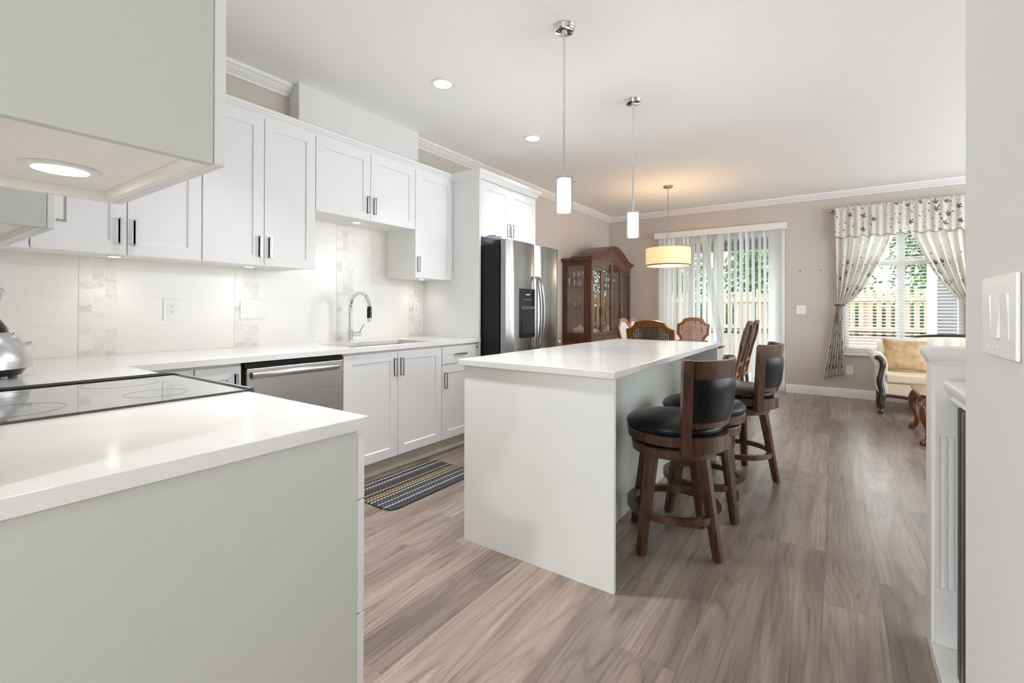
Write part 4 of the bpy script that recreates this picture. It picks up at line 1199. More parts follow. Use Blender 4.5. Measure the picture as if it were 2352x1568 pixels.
def dining_chair(label, loc, rotz, wm, cm, s_=1.0, arms=False, group='cane back dining chairs'):
    """faces local +X; the back stands at local -X"""
    t = thing('dining_chair', label, 'chair', loc, rotz, group)
    outer = shield(OUT_C, s_)
    inner = shield(INN_C if s_ <= 1.0 else INN_W, s_)
    # foot rail of the shield must stay above the bottom edge
    tilt = math.radians(13)
    bm_ = Matrix.Translation((-0.215, 0, 0.47)) @ Matrix.Rotation(-tilt, 4, 'Y')
    B().ring(outer, inner, 'X', -0.014, 0.014).xf(bm_).done('back_frame', wm, t, smooth=30)
    pz = B().prism(inner, 'X', -0.002, 0.002)
    o = pz.done('cane_panel', cm, t, 'woven cane panel', smooth=8, loc=(-0.215, 0, 0.47), rot=(0, -tilt, 0))
    for sg in (-1, 1):
        B().tube([(-0.205, sg*0.165*s_, 0.40), (-0.215, sg*0.165*s_, 0.47), (-0.243, sg*0.165*s_, 0.60)], 1.0, rect=(0.036, 0.034)).done('back_post', wm, t)
        B().tube([(-0.205, sg*0.175*s_, 0.42), (-0.225, sg*0.178*s_, 0.22), (-0.275, sg*0.185*s_, 0.005)], [1.0, 0.95, 0.8], rect=(0.036, 0.036)).done('leg', wm, t)
        B().tube([(0.215, sg*0.205*s_, 0.42), (0.232, sg*0.215*s_, 0.32), (0.215, sg*0.208*s_, 0.12), (0.235, sg*0.218*s_, 0.005)], [1.15, 1.1, 0.75, 0.8], rect=(0.036, 0.036)).done('leg', wm, t)
    sp_ = [(-0.225, -0.19*s_), (0.235, -0.235*s_), (0.255, -0.1*s_), (0.26, 0), (0.255, 0.1*s_), (0.235, 0.235*s_), (-0.225, 0.19*s_)]
    B().prism(sp_, 'Z', 0.385, 0.432, 0.004).done('seat_frame', wm, t)
    B().prism([(x*0.94, y*0.92) for x, y in sp_], 'Z', 0.4325, 0.48, 0.018).done('seat_cushion', 'seatgold', t)
    if arms:
        for sg in (-1, 1):
            B().tube([(-0.26, sg*0.215*s_, 0.66), (-0.05, sg*0.255*s_, 0.665), (0.12, sg*0.265*s_, 0.655), (0.14, sg*0.262*s_, 0.60), (0.13, sg*0.235*s_, 0.42)], [1, 1, 1.05, 0.9, 0.8], rect=(0.034, 0.030)).done('armrest', wm, t)
    return t


dining_chair('amber wood dining chair with wide cane back right behind the island', (-1.645, 5.33, 0), PI/2, 'chairwood', 'cane', 1.13)
dining_chair('reddish cane back dining chair at the far table end, before the vertical blinds', (-1.73, 6.92, 0), -PI/2, 'redwood', 'cane_red', 1.0)
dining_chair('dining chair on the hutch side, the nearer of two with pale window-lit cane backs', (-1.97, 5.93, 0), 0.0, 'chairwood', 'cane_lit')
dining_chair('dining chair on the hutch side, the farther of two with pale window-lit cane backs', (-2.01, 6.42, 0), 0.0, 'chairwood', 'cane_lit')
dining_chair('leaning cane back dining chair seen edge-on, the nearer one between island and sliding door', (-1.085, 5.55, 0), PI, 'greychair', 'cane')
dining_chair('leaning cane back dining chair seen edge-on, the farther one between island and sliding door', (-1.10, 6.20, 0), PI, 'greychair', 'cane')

# ------------------------------------------------------------------ sideboard and hutch
t = thing('sideboard', 'low brown wooden sideboard between the refrigerator and the china hutch', 'sideboard')
B().box(-3.235, -2.875, 4.75, 5.97, 0.06, 0.685, 0.003).done('body', 'oak', t)
B().box(-3.235, -2.85, 4.73, 5.985, 0.6855, 0.712, 0.006).done('top', 'mahogany', t)
for y0 in (4.77, 5.17, 5.57):
    B().box(-2.8745, -2.858, y0, y0+0.385, 0.1, 0.66, 0.004).done('door', 'oak', t)
for y0 in (4.78, 5.94):
    for x0 in (-3.21, -2.9): B().lathe([(0.015, 0), (0.022, 0.059), (0, 0.059)], 10, (x0, y0, 0)).done('foot', 'oak', t)
o = B().lathe([(0.018, 0), (0.034, 0.012), (0.042, 0.035), (0.036, 0.06), (0.015, 0.078), (0, 0.08)], 20).done('glass_ornament', 'crystal', loc=(-2.93, 5.30, 0.7125))
tag(o, 'small round clear glass ornament on the sideboard beside the refrigerator', 'ornament')

HX, HY0, HY1 = -2.80, 6.0, 7.515
HW = HY1-HY0
t = thing('china_hutch', 'tall carved oak china hutch with an arched top and glass doors in the dining corner', 'hutch', (0, 0, 0))
B().box(WALLX+0.005, HX+0.03, HY0-0.005, HY1+0.005, 0.08, 0.645, 0.004).done('base_cabinet', 'oak', t)
B().box(WALLX+0.005, HX-0.01, HY0+0.02, HY1-0.02, 0.0, 0.0795).done('plinth', 'oak', t)
B().box(WALLX+0.005, HX+0.04, HY0-0.012, HY1+0.012, 0.6455, 0.670, 0.006).done('counter_shelf', 'oak', t)
ys = [6.03, 6.365, 6.72, 7.09, 7.42, HY1-0.02]
for k in range(4):
    y0 = (6.026, 6.376, 6.742, 7.104)[k]; y1 = (6.372, 6.738, 7.10, 7.49)[k]
    d = B().box(HX-0.019, HX+0.003, y0, y1, 0.676, 0.790, 0.004).done('drawer', 'oak', t)
    ym = (y0+y1)/2
    B().tube([(HX+0.0035, ym-0.045, 0.738), (HX+0.02, ym-0.04, 0.728), (HX+0.02, ym+0.04, 0.728), (HX+0.0035, ym+0.045, 0.738)], 0.005, 8).done('handle', 'brass', d)
    B().box(HX+0.0305, HX+0.044, HY0+0.02+k*0.374, HY0+0.02+k*0.374+0.36, 0.12, 0.62, 0.004).done('door', 'oak', t)
B().box(WALLX+0.0205, HX-0.0195, HY0+0.0205, HY1-0.0225, 0.770, 0.7995).done('floor_board', 'oak', t)
B().box(WALLX+0.005, WALLX+0.02, HY0+0.02, HY1-0.02, 0.6705, 1.86).done('back_panel', 'oak_back', t)
B().box(WALLX+0.0205, HX-0.025, HY0+0.02, HY1-0.02, 1.845, 1.86).done('ceiling_board', 'oak', t)
for sgn, yy in ((-1, HY0), (1, HY1-0.022)):
    fr = B().ring([(WALLX+0.006, 0.6705), (HX-0.02, 0.6705), (HX-0.02, 1.86), (WALLX+0.006, 1.86)], [(WALLX+0.075, 0.835), (HX-0.115, 0.835), (HX-0.115, 1.80), (WALLX+0.075, 1.80)], 'Y', yy, yy+0.02)
    sf = fr.done('side_frame', 'oak', t)
    B().box(WALLX+0.074, HX-0.114, yy+0.008, yy+0.011, 0.834, 1.801).done('side_glass', 'cabglass', sf)
    B().prism([(HX-0.0195, 0.6705), (HX, 0.6705), (HX, 1.82), (HX-0.0195, 1.86)], 'Y', yy-0.001, yy+0.024).done('corner_post', 'oak', t)
for zz in (1.155, 1.505):
    B().box(WALLX+0.0205, HX-0.05, HY0+0.0205, HY1-0.0225, zz, zz+0.006).done('shelf', 'cabglass', t)
# front door leaves
def arch_z(y):
    """underside of the pediment across the front"""
    c = (HY0+HY1)/2; u = abs(y-c)/(HW/2)
    if u < 0.46: return 1.785+0.13*math.cos(u/0.46*PI/2)**0.9
    return 1.785
def ped_top(y):
    c = (HY0+HY1)/2; u = abs(y-c)/(HW/2)
    if u < 0.62: return 1.955+0.135*math.cos(u/0.62*PI/2)
    if u < 0.72: return 1.955-(u-0.62)/0.10*0.05
    return 1.905-(u-0.72)/0.28*0.03
doors = [(6.026, 6.372), (6.376, 6.738), (6.742, 7.10), (7.104, 7.49)]
for k, (y0, y1) in enumerate(doors):
    n = 14
    top_o = [(y1+(y0-y1)*i/n, arch_z(y1+(y0-y1)*i/n)-0.004) for i in range(n+1)]
    outer = [(y0, 0.80), (y1, 0.80)]+top_o
    ins = 0.042
    top_i = [(y1-ins+(y0-y1+2*ins)*i/n, min(arch_z(y1-ins+(y0-y1+2*ins)*i/n)-0.052, 9)) for i in range(n+1)]
    inner = [(y0+ins, 0.845), (y1-ins, 0.845)]+top_i
    d = B().ring(outer, inner, 'X', HX-0.019, HX+0.001).done('door', 'oak', t)
    B().prism(inner, 'X', HX-0.011, HX-0.008).done('door_glass', 'cabglass', d)
    hy = y1-0.02 if k % 2 == 0 else y0+0.02
    B().tube([(HX+0.002, hy, 1.20), (HX+0.018, hy, 1.19), (HX+0.018, hy, 1.11), (HX+0.002, hy, 1.10)], 0.006, 8).done('handle', 'brass', d)
    if k in (0, 1):
        B().box(HX-0.0075, HX-0.0045, (y0+y1)/2-0.004, (y0+y1)/2+0.004, 0.845, arch_z((y0+y1)/2)-0.055).done('glazing_bar', 'brass', d)
N_ = 60
pt = [(HY0+HW*i/N_, ped_top(HY0+HW*i/N_)) for i in range(N_+1)]
pb = [(HY0+HW*(N_-i)/N_, arch_z(HY0+HW*(N_-i)/N_)) for i in range(N_+1)]
B().prism(pt+pb, 'X', HX-0.018, HX+0.006).done('pediment', 'oak', t, 'carved arched pediment')
# cornice following the arch, running back over the hutch as a rounded hood
co = B()
prof = [(-0.30, -0.012), (0.012, -0.012), (0.016, 0.0), (0.034, 0.012), (0.040, 0.026), (0.050, 0.030), (0.050, 0.046), (-0.30, 0.046)]
ext = [(HY0-0.045, ped_top(HY0))]+pt+[(HY1+0.045, ped_top(HY1))]
rows = [[co.bm.verts.new((HX+a, y, z+b_)) for a, b_ in prof] for y, z in ext]
for r0, r1 in zip(rows, rows[1:]):
    for q in range(len(prof)): co.bm.faces.new((r0[q], r0[(q+1) % len(prof)], r1[(q+1) % len(prof)], r1[q]))
co.bm.faces.new(rows[0][::-1]); co.bm.faces.new(rows[-1])
co.done('cornice', 'oak', t, smooth=40)
for yy in (HY0-0.04, HY1):
    B().prism([(WALLX+0.006, 1.8605), (HX-0.02, 1.8605), (HX-0.02, 1.905), (WALLX+0.006, 1.905)], 'Y', yy, yy+0.04).done('side_cornice', 'oak', t)
for yy in (6.66, 7.02, 7.30):
    pass
# glassware
gi = 0
def goblet(x, y, z, s_=1.0):
    return B().lathe([(0.03*s_, 0), (0.03*s_, 0.004), (0.006*s_, 0.01), (0.005*s_, 0.07*s_), (0.03*s_, 0.10*s_), (0.036*s_, 0.15*s_), (0.031*s_, 0.185*s_), (0.028*s_, 0.183*s_), (0.030*s_, 0.14*s_), (0, 0.095*s_)], 16).done('goblet', 'crystal', loc=(x, y, z))
for i, (x, y) in enumerate([(-2.90, 6.09), (-2.99, 6.185), (-3.07, 6.19), (-3.16, 6.18), (-2.89, 6.18), (-3.195, 6.08), (-3.08, 6.34), (-2.99, 6.36)]):
    o = B().lathe([(0.026, 0), (0.028, 0.004), (0.033, 0.11), (0.031, 0.11), (0.026, 0.012), (0, 0.012)], 14).done('tumbler', 'crystal', loc=(x, y, 1.5115))
    tag(o, 'straight cut-glass tumbler among the goblets on the top glass shelf of the hutch', 'glass', 'tumblers on the top hutch shelf')
gspots = [(-3.12, 6.10), (-3.04, 6.10), (-2.96, 6.10), (-3.14, 6.26), (-3.03, 6.265), (-2.93, 6.28)]
for i, (x, y) in enumerate(gspots):
    o = goblet(x, y, 1.5115, 1.1)
    tag(o, 'stemmed crystal goblet standing among others on the top glass shelf of the hutch', 'glass', 'goblets on the top hutch shelf')
for x, y in ((-2.98, 6.92), (-2.98, 7.02), (-2.99, 7.24)):
    o = goblet(x, y, 1.5115, 0.9)
    tag(o, 'stemmed crystal goblet on the top hutch shelf behind the right-hand doors', 'glass', 'goblets behind the right hutch doors')
o = B().lathe([(0.035, 0), (0.05, 0.012), (0.085, 0.06), (0.095, 0.105), (0.09, 0.105), (0.08, 0.06), (0, 0.02)], 24).done('glass_bowl', 'crystal', loc=(-3.08, 6.15, 1.1615)); tag(o, 'footed crystal bowl on the middle hutch shelf, left of the cut-glass vase', 'bowl')
o = B().lathe([(0.04, 0), (0.055, 0.01), (0.07, 0.10), (0.066, 0.10), (0, 0.012)], 20).done('glass_dish', 'crystal', loc=(-2.90, 6.13, 1.1615)); tag(o, 'straight cut crystal dish on the middle hutch shelf nearest the corner post', 'dish')
o = B().lathe([(0.025, 0), (0.028, 0.01), (0.012, 0.03), (0.011, 0.17), (0.014, 0.20), (0.006, 0.23), (0, 0.24)], 16).done('candlestick', 'porcelain', loc=(-3.01, 6.27, 1.1615)); tag(o, 'slender white candlestick on the middle hutch shelf', 'candlestick')
o = B().lathe([(0.05, 0), (0.055, 0.01), (0.08, 0.06), (0.075, 0.06), (0, 0.015)], 20).done('glass_bowl', 'crystal', loc=(-2.98, 7.0, 1.1615)); tag(o, 'small crystal bowl on the middle hutch shelf behind the third door', 'bowl')
t = thing('tureen', 'white lidded porcelain tureen at the bottom of the hutch', 'tureen', (-3.04, 6.14, 0.80))
B().lathe([(0.05, 0), (0.055, 0.01), (0.105, 0.04), (0.115, 0.075), (0, 0.075)], 28).done('bowl', 'porcelain', t)
B().lathe([(0.118, 0.0755), (0.10, 0.095), (0.05, 0.118), (0.015, 0.125), (0.02, 0.142), (0, 0.15)], 28).done('lid', 'porcelain', t)
for (x, y, r, z, lab) in ((-2.94, 6.345, 0.08, 0.80, 'stack of white porcelain plates at the bottom of the hutch near the first door'), (-3.15, 6.36, 0.065, 0.80, 'white porcelain sauce bowl at the back bottom left of the hutch')):
    o = B().lathe([(r*0.5, 0), (r, 0.03), (r*0.98, 0.04), (r, 0.075), (r*0.95, 0.09), (0, 0.06)], 24).done('porcelain_dish', 'porcelain', loc=(x, y, z)); tag(o, lab, 'dish')
o = B().lathe([(0.04, 0), (0.075, 0.03), (0.08, 0.06), (0.05, 0.10), (0.02, 0.115), (0, 0.13)], 20).done('teapot', 'porcelain', loc=(-2.96, 6.95, 0.80)); tag(o, 'white porcelain teapot at the bottom of the hutch behind the third door', 'teapot')

# ------------------------------------------------------------------ sliding door and vertical blind
t = D.objects.new('door_1', None); COL.objects.link(t); t['kind'] = 'structure'; t.location = (0, 0, 0)
yd = YF+0.05
B().ring([(DX0+0.002, 0.002), (DX1-0.002, 0.002), (DX1-0.002, DZ-0.002), (DX0+0.002, DZ-0.002)], [(DX0+0.045, 0.035), (DX1-0.045, 0.035), (DX1-0.045, DZ-0.045), (DX0+0.045, DZ-0.045)], 'Y', YF+0.005, YF+0.13).done('door_frame', 'trim', t)
mid = (DX0+DX1)/2
for x0, x1, yy in ((DX0+0.046, mid+0.03, YF+0.075), (mid-0.03, DX1-0.046, YF+0.03)):
    f = B().ring([(x0, 0.036), (x1, 0.036), (x1, DZ-0.046), (x0, DZ-0.046)], [(x0+0.06, 0.11), (x1-0.06, 0.11), (x1-0.06, 2.255), (x0+0.06, 2.255)], 'Y', yy, yy+0.035).done('sash', 'trim', t)
    B().box(x0+0.059, x1-0.059, yy+0.014, yy+0.020, 0.109, 2.256).done('pane', 'glass', f)
B().box(DX1-0.085, DX1-0.06, YF+0.008, YF+0.0295, 0.92, 1.12, 0.005).done('door_handle', 'trim', t)

t = thing('vertical_blind', 'white vertical slat blind hanging across the sliding glass door, one slat twisted', 'blind', (0, 0, 0))
B().box(-2.43, -0.555, YF-0.115, YF-0.001, 2.322, 2.415, 0.003).done('valance', 'trim', t)
def px2x(X, y):
    px = 1400+0.287*X
    k = math.atan((px-1176)/FPX)-YAW
    return y*math.tan(k)
def slat_mesh(L=0.089, z0=0.035, z1=2.322, shear=0.0):
    b_ = B(); n = 6
    def f(u, v):
        s_ = (u-0.5)*L
        return (s_+shear*(1-v), 0.003*(1-(2*u-1)**2), z0+(z1-z0)*v)
    b_.grid(f, n, 8)
    r = bmesh.ops.solidify(b_.bm, geom=list(b_.bm.faces), thickness=0.0012)
    return b_
proto = None
yb = YF-0.06
for X in (415, 452, 485, 522, 562, 602, 639, 670, 710, 757, 797, 843, 960, 1007, 1055, 1102, 1150, 1200, 1244):
    a = math.radians((61 if X < 850 else 66)+random.uniform(-4, 4))
    if proto is None:
        proto = slat_mesh().done('slat', 'slat', t, loc=(px2x(X, yb), yb, 0), rot=(0, 0, a)); o = proto
    else:
        o = proto.copy(); COL.objects.link(o); o.parent = t
        o.location = (px2x(X, yb), yb, 0); o.rotation_euler = (0, 0, a)
for X, a in ((890, 12), (1298, 8), (1350, -20)):
    o = proto.copy(); COL.objects.link(o); o.parent = t
    o.location = (px2x(X, yb), yb, 0); o.rotation_euler = (0, 0, math.radians(a))
slat_mesh(shear=0.30, z0=0.30).done('slat', 'slat', t, 'slat swung out of line', loc=(px2x(750, yb-0.05), yb-0.05, 0), rot=(0, 0, 0.12))

# ------------------------------------------------------------------ window, blind, curtains
t = D.objects.new('window_1', None); COL.objects.link(t); t['kind'] = 'structure'
B().ring([(WX0+0.002, WZ0+0.002), (WX1-0.002, WZ0+0.002), (WX1-0.002, WZ1-0.002), (WX0+0.002, WZ1-0.002)], [(WX0+0.055, WZ0+0.06), (WX1-0.055, WZ0+0.06), (WX1-0.055, WZ1-0.055), (WX0+0.055, WZ1-0.055)], 'Y', YF+0.05, YF+0.13).done('window_frame', 'trim', t)
XM = 0.705
B().box(XM-0.04, XM+0.04, YF+0.055, YF+0.125, WZ0+0.0605, WZ1-0.0555).done('mullion', 'trim', t)
for x0, x1 in ((WX0+0.0555, XM-0.0405), (XM+0.0405, WX1-0.0555)):
    B().box(x0, x1, YF+0.055, YF+0.125, 1.755, 1.835).done('transom', 'trim', t)
    B().box(x0, x1, YF+0.09, YF+0.095, WZ0+0.061, 1.7545).done('pane', 'glass', t)
    B().box(x0, x1, YF+0.09, YF+0.095, 1.8355, WZ1-0.056).done('pane', 'glass', t)
B().box(WX0-0.03, WX1+0.03, YF-0.045, YF+0.048, WZ0-0.03, WZ0-0.0005, 0.005).done('window_sill', 'trim', t)

def hblind(label, x0, x1):
    t = thing('window_blind', label, 'blind', (0, 0, 0))
    B().box(x0, x1, YF+0.004, YF+0.046, WZ1-0.06, WZ1-0.003, 0.003).done('headrail', 'slat2', t)
    n = int((WZ1-0.08-0.70)/0.041)
    pr = B().box(-(x1-x0)/2+0.004, (x1-x0)/2-0.004, -0.019, 0.019, -0.0012, 0.0012).done('slat', 'slat2', t, loc=((x0+x1)/2, YF+0.025, 0.70), rot=(0.26, 0, 0))
    for k in range(1, n):
        o = pr.copy(); COL.objects.link(o); o.parent = t; o.location = ((x0+x1)/2, YF+0.025, 0.70+k*0.041)
    B().box(x0+0.003, x1-0.003, YF+0.006, YF+0.044, 0.655, 0.672, 0.003).done('bottom_rail', 'slat2', t)
    for xx in (x0+0.09, x1-0.09):
        B().tube([(xx, YF+0.003, WZ1-0.05), (xx, YF+0.003, 0.66)], 0.0014, 6).done('ladder_cord', 'slat2', t)
hblind('white horizontal slat blind in the left half of the living room window', WX0+0.01, XM-0.003)
hblind('white horizontal slat blind in the right half of the living room window', XM+0.003, WX1-0.01)

t = thing('curtain_rod', 'dark metal curtain rod with a pale end knob above the living room window', 'rod', (0, 0, 0))
B().tube([(-0.02, YF-0.075, 2.505), (1.46, YF-0.075, 2.505)], 0.011, 12).done('rod', 'tie', t)
for x0, x1 in ((-0.05, -0.02), (1.46, 1.49)):
    B().tube([(x0, YF-0.075, 2.505), (x1, YF-0.075, 2.505)], 0.022, 14).done('finial', 'nickel', t)
for xx in (0.0, 1.44):
    B().box(xx-0.008, xx+0.008, YF-0.066, YF-0.0005, 2.498, 2.512).done('bracket', 'tie', t)

vb = B()
def valf(u, v):
    x = 0.0+1.44*u
    pl = math.sin(u*2*PI*19)*0.010*(0.5+0.5*v)+0.006*math.sin(u*2*PI*7+1.0)
    bot = 2.135+0.014*math.sin(u*2*PI*11)
    z = bot*v+2.53*(1-v)
    d = 0.045
    return (x, YF-0.085-d-pl-0.012*v, z)
vb.grid(valf, 190, 20, lambda u, v: (1.9*u, 2.53-0.40*v))
vt = thing('curtain_valance', 'sheer white valance embroidered with dark leaves across the top of the living room window', 'valance', (0, 0, 0))
vb.done('valance_cloth', 'sheerval', vt)
hb = B()
hb.grid(lambda u, v: (1.44*u, YF-0.085-0.030*math.sin(PI*v)-0.018+0.008*math.sin(u*2*PI*38)*0.6, 2.49+0.062*v+0.006*math.sin(u*2*PI*21)), 150, 6, lambda u, v: (0, 0))
hb.done('rod_pocket', MT['sheerval'], vt)
hm = []
for i in range(161):
    u = i/160
    p = valf(u, 1.0); hm.append((p[0], p[1]-0.002, p[2]))
B().tube(hm, 0.0042, 6).done('hem_cord', 'tassel', vt, 'brown scalloped hem')


def curtain(label, xo, mir, group='sheer curtain panels'):
    """xo: outer edge x; mir: +1 gathers toward -x side, -1 mirrored"""
    t = thing('curtain', label, 'curtain', (0, 0, 0))
    b_ = B()
    TZ = 1.235
    def f(u, v):
        if v < 0.58:
            q = v/0.58; z = 2.50+(TZ-2.50)*q
            w0 = 0.62
            k = max(0.0, min(1.0, (z-TZ)/(2.1-TZ)))
            left = 0.005+0.025*(1-k)
            right = 0.095+(0.615-0.095)*k**0.62
        else:
            q = (v-0.58)/0.42
            zb = 0.245+0.07*u
            z = TZ+(zb-TZ)*q
            s_ = q**0.7
            left = 0.03-0.155*s_*(0.7+0.3*q)
            right = 0.095+0.015*s_
        x = left+(right-left)*u
        wid = right-left
        amp = 0.024+0.010*(1-min(1, wid/0.6))
        pl = amp*math.sin(u*2*PI*6.5+0.6)+0.006*math.sin(u*2*PI*15+z*3)
        # at the holdback the cloth bunches
        if abs(z-TZ) < 0.08: pl *= 0.55
        # the inner cloth edge billows over
        return (xo+mir*x, YF-0.068-pl, z)
    b_.grid(f, 90, 90, lambda u, v: (0.95*u+(0 if mir > 0 else 3.1), 2.5-2.26*v))
    b_.done('curtain_cloth', 'sheer', t)
    hp = [f(i/60, 1.0) for i in range(61)]
    B().tube([(x, y, z+0.003) for x, y, z in hp], 0.004, 6).done('hem_cord', 'tassel', t)
    hb = [(xo+mir*(0.005+0.11*k/10), YF-0.075-0.045*math.sin(PI*k/10), TZ+0.004) for k in range(11)]
    B().tube(hb, 1.0, rect=(0.008, 0.020)).done('holdback', 'tie', t)
    B().lathe([(0.0, 0), (0.016, -0.004), (0.016, -0.03), (0.010, -0.036), (0.018, -0.05), (0.018, -0.07), (0.022, -0.075), (0.026, -0.185), (0, -0.185)], 16, (xo+mir*0.055, YF-0.13, TZ-0.02)).done('tassel', 'tassel', t)
    return t


curtain('sheer leaf-embroidered curtain tied back with a tassel at the left of the living room window', 0.0, 1)
curtain('sheer white leaf-embroidered curtain swept to the right side of the living room window', 1.43, -1)

# ------------------------------------------------------------------ sofa
t = thing('sofa', 'cream upholstered sofa with dark carved wood frame under the living room window', 'sofa', (0, 0, 0))
SX0_, SX1_, SYF, SYB = 0.40, 1.95, 6.76, 7.50
B().box(SX0_+0.06, SX1_-0.06, SYF+0.03, SYB-0.08, 0.20, 0.345, 0.015).done('seat_base', 'cream', t)
b_ = B().box(SX0_+0.075, SX1_-0.075, SYF+0.005, SYB-0.18, 0.3455, 0.455, 0.03, 4); b_.done('seat_cushion', 'cream', t)
# tufted back with a serpentine top
def backtop(x):
    u = (x-(SX0_+SX1_)/2)/((SX1_-SX0_)/2)
    return 0.775+0.085*math.cos(u*PI/2)**0.8 if abs(u) < 1 else 0.775
nb = B()
def tuft(x, z):
    return 0.018*(abs(math.cos(x*PI/0.14))*0.8+abs(math.cos((z+x*0.0)*PI/0.13))*0.4)
def fr_(u, v):
    x = SX0_+0.05+(SX1_-SX0_-0.1)*u; z = 0.40+(backtop(x)-0.40)*v
    return (x, SYB-0.20+0.09*v-tuft(x, z)*(1-(2*v-1)**6), z)
def bk_(u, v):
    x = SX0_+0.05+(SX1_-SX0_-0.1)*u; z = 0.40+(backtop(x)-0.40)*v
    return (x, SYB-0.03+0.02*v, z)
g1 = [[nb.bm.verts.new(fr_(i/90, j/24)) for i in range(91)] for j in range(25)]
g2 = [[nb.bm.verts.new(bk_(i/90, j/24)) for i in range(91)] for j in range(25)]
for j in range(24):
    for i in range(90):
        nb.bm.faces.new((g1[j][i], g1[j][i+1], g1[j+1][i+1], g1[j+1][i])); nb.bm.faces.new((g2[j][i+1], g2[j][i], g2[j+1][i], g2[j+1][i+1]))
for i in range(90):
    nb.bm.faces.new((g1[24][i], g1[24][i+1], g2[24][i+1], g2[24][i])); nb.bm.faces.new((g2[0][i], g2[0][i+1], g1[0][i+1], g1[0][i]))
for j in range(24):
    nb.bm.faces.new((g1[j][0], g1[j+1][0], g2[j+1][0], g2[j][0])); nb.bm.faces.new((g1[j+1][90], g1[j][90], g2[j][90], g2[j+1][90]))
nb.done('backrest', 'ivory', t, smooth=60)
cr = [(x, SYB-0.07, backtop(x)+0.012) for x in [0.80+(SX1_-0.80-0.35)*k/30 for k in range(31)]]
B().tube(cr, [0.010+0.012*math.sin(PI*k/30)**0.5 for k in range(31)], 10).done('crest_rail', 'ebony', t, 'dark carved wooden crest rail')
for mx, x0 in ((1, SX0_), (-1, SX1_)):
    X_ = lambda d: x0+mx*d
    # rolled upholstered arm
    ap = [(X_(-0.035+0.075*math.cos(a)+0.035), 0.615+0.075*math.sin(a)) for a in [math.radians(-60+k*20) for k in range(0, 16)]]
    prof = [(X_(0.095), 0.22), (X_(0.100), 0.55), (X_(0.085), 0.63), (X_(0.055), 0.675), (X_(0.0), 0.69), (X_(-0.03), 0.675), (X_(-0.05), 0.635), (X_(-0.038), 0.59), (X_(-0.005), 0.57), (X_(0.015), 0.50), (X_(0.02), 0.22)]
    if mx < 0: prof = prof[::-1]
    B().prism(prof, 'Y', SYF+0.02, SYB-0.04, 0.008).done('arm', 'ivory', t, smooth=60)
    B().stube([(X_(-0.015), SYF+0.012, 0.625), (X_(0.02), SYF+0.008, 0.63), (X_(0.055), SYF+0.005, 0.575), (X_(0.045), SYF, 0.48), (X_(0.025), SYF-0.005, 0.37), (X_(0.045), SYF-0.005, 0.26), (X_(0.05), SYF-0.008, 0.19)], [0.022, 0.026, 0.030, 0.026, 0.030, 0.030, 0.036], 14).done('arm_facing', 'ebony', t, smooth=70, label= 'dark carved wooden arm front')
    B().stube([(X_(0.045), SYF-0.008, 0.21), (X_(0.03), SYF-0.012, 0.12), (X_(0.045), SYF-0.008, 0.055), (X_(0.035), SYF-0.02, 0.022), (X_(0.03), SYF-0.022, 0.003)], [0.040, 0.036, 0.022, 0.026, 0.02], 14).done('leg', 'ebony', t, smooth=70)
    B().tube([(X_(0.06), SYB-0.07, 0.22), (X_(0.05), SYB-0.05, 0.01)], [0.025, 0.02], 8).done('leg', 'ebony', t)
rl = [(SX0_+0.06+(SX1_-SX0_-0.12)*k/30, SYF+0.012, 0.205-0.055*(0.5-0.5*math.cos(2*PI*k/30*1.0))) for k in range(31)]
B().tube(rl, 0.018, 8).done('front_rail', 'ebony', t, 'dark wavy wooden front rail')
def pil(sgn):
    def f(u, v):
        e = (1-(2*u-1)**4)*(1-(2*v-1)**4)
        a, c = (u-0.5)*0.385, (v-0.5)*0.35
        pinch = 1+0.10*((2*u-1)**2*(2*v-1)**2)
        return (a*pinch, sgn*0.075*max(0, e)**0.6, c*pinch)
    return f
pb_ = B().pillow(pil(1), pil(-1), 24, 24)
o = pb_.done('throw_pillow', 'goldfab', loc=(0.685, 7.12, 0.645), rot=(-0.35, 0.05, 0.10), smooth=80)
tag(o, 'gold damask throw pillow leaning in the left corner of the sofa', 'pillow')

# ------------------------------------------------------------------ coffee table
t = thing('coffee_table', 'glossy red-brown coffee table with curved legs before the sofa', 'table', (0, 0, 0))
TX0, TX1, TY0, TY1, TH = 0.622, 1.36, 5.33, 6.11, 0.432
B().prism([(TX0, TY0+0.06), (TX0+0.03, TY0+0.05), (TX0+0.05, TY0), (TX1-0.05, TY0), (TX1, TY0+0.05), (TX1, TY1-0.05), (TX1-0.05, TY1), (TX0+0.05, TY1), (TX0+0.03, TY1-0.05), (TX0, TY1-0.06)], 'Z', TH-0.03, TH, 0.007).done('tabletop', 'mahogany', t)
B().ring([(TX0+0.03, TY0+0.03), (TX1-0.03, TY0+0.03), (TX1-0.03, TY1-0.03), (TX0+0.03, TY1-0.03)], [(TX0+0.05, TY0+0.05), (TX1-0.05, TY0+0.05), (TX1-0.05, TY1-0.05), (TX0+0.05, TY1-0.05)], 'Z', TH-0.10, TH-0.0305).done('apron', 'mahogany', t)
for x0, sx in ((TX0+0.05, -1), (TX1-0.05, 1)):
    for y0, sy in ((TY0+0.05, -1), (TY1-0.05, 1)):
        B().stube([(x0, y0, TH-0.035), (x0+0.02*sx, y0+0.02*sy, TH-0.11), (x0+0.025*sx, y0+0.025*sy, TH-0.19), (x0+0.0*sx, y0, 0.13), (x0+0.005*sx, y0+0.005*sy, 0.06), (x0+0.03*sx, y0+0.03*sy, 0.028), (x0+0.03*sx, y0+0.03*sy, 0.004)], [0.03, 0.042, 0.038, 0.022, 0.02, 0.034, 0.03], 14).done('leg', 'mahogany', t, smooth=70)

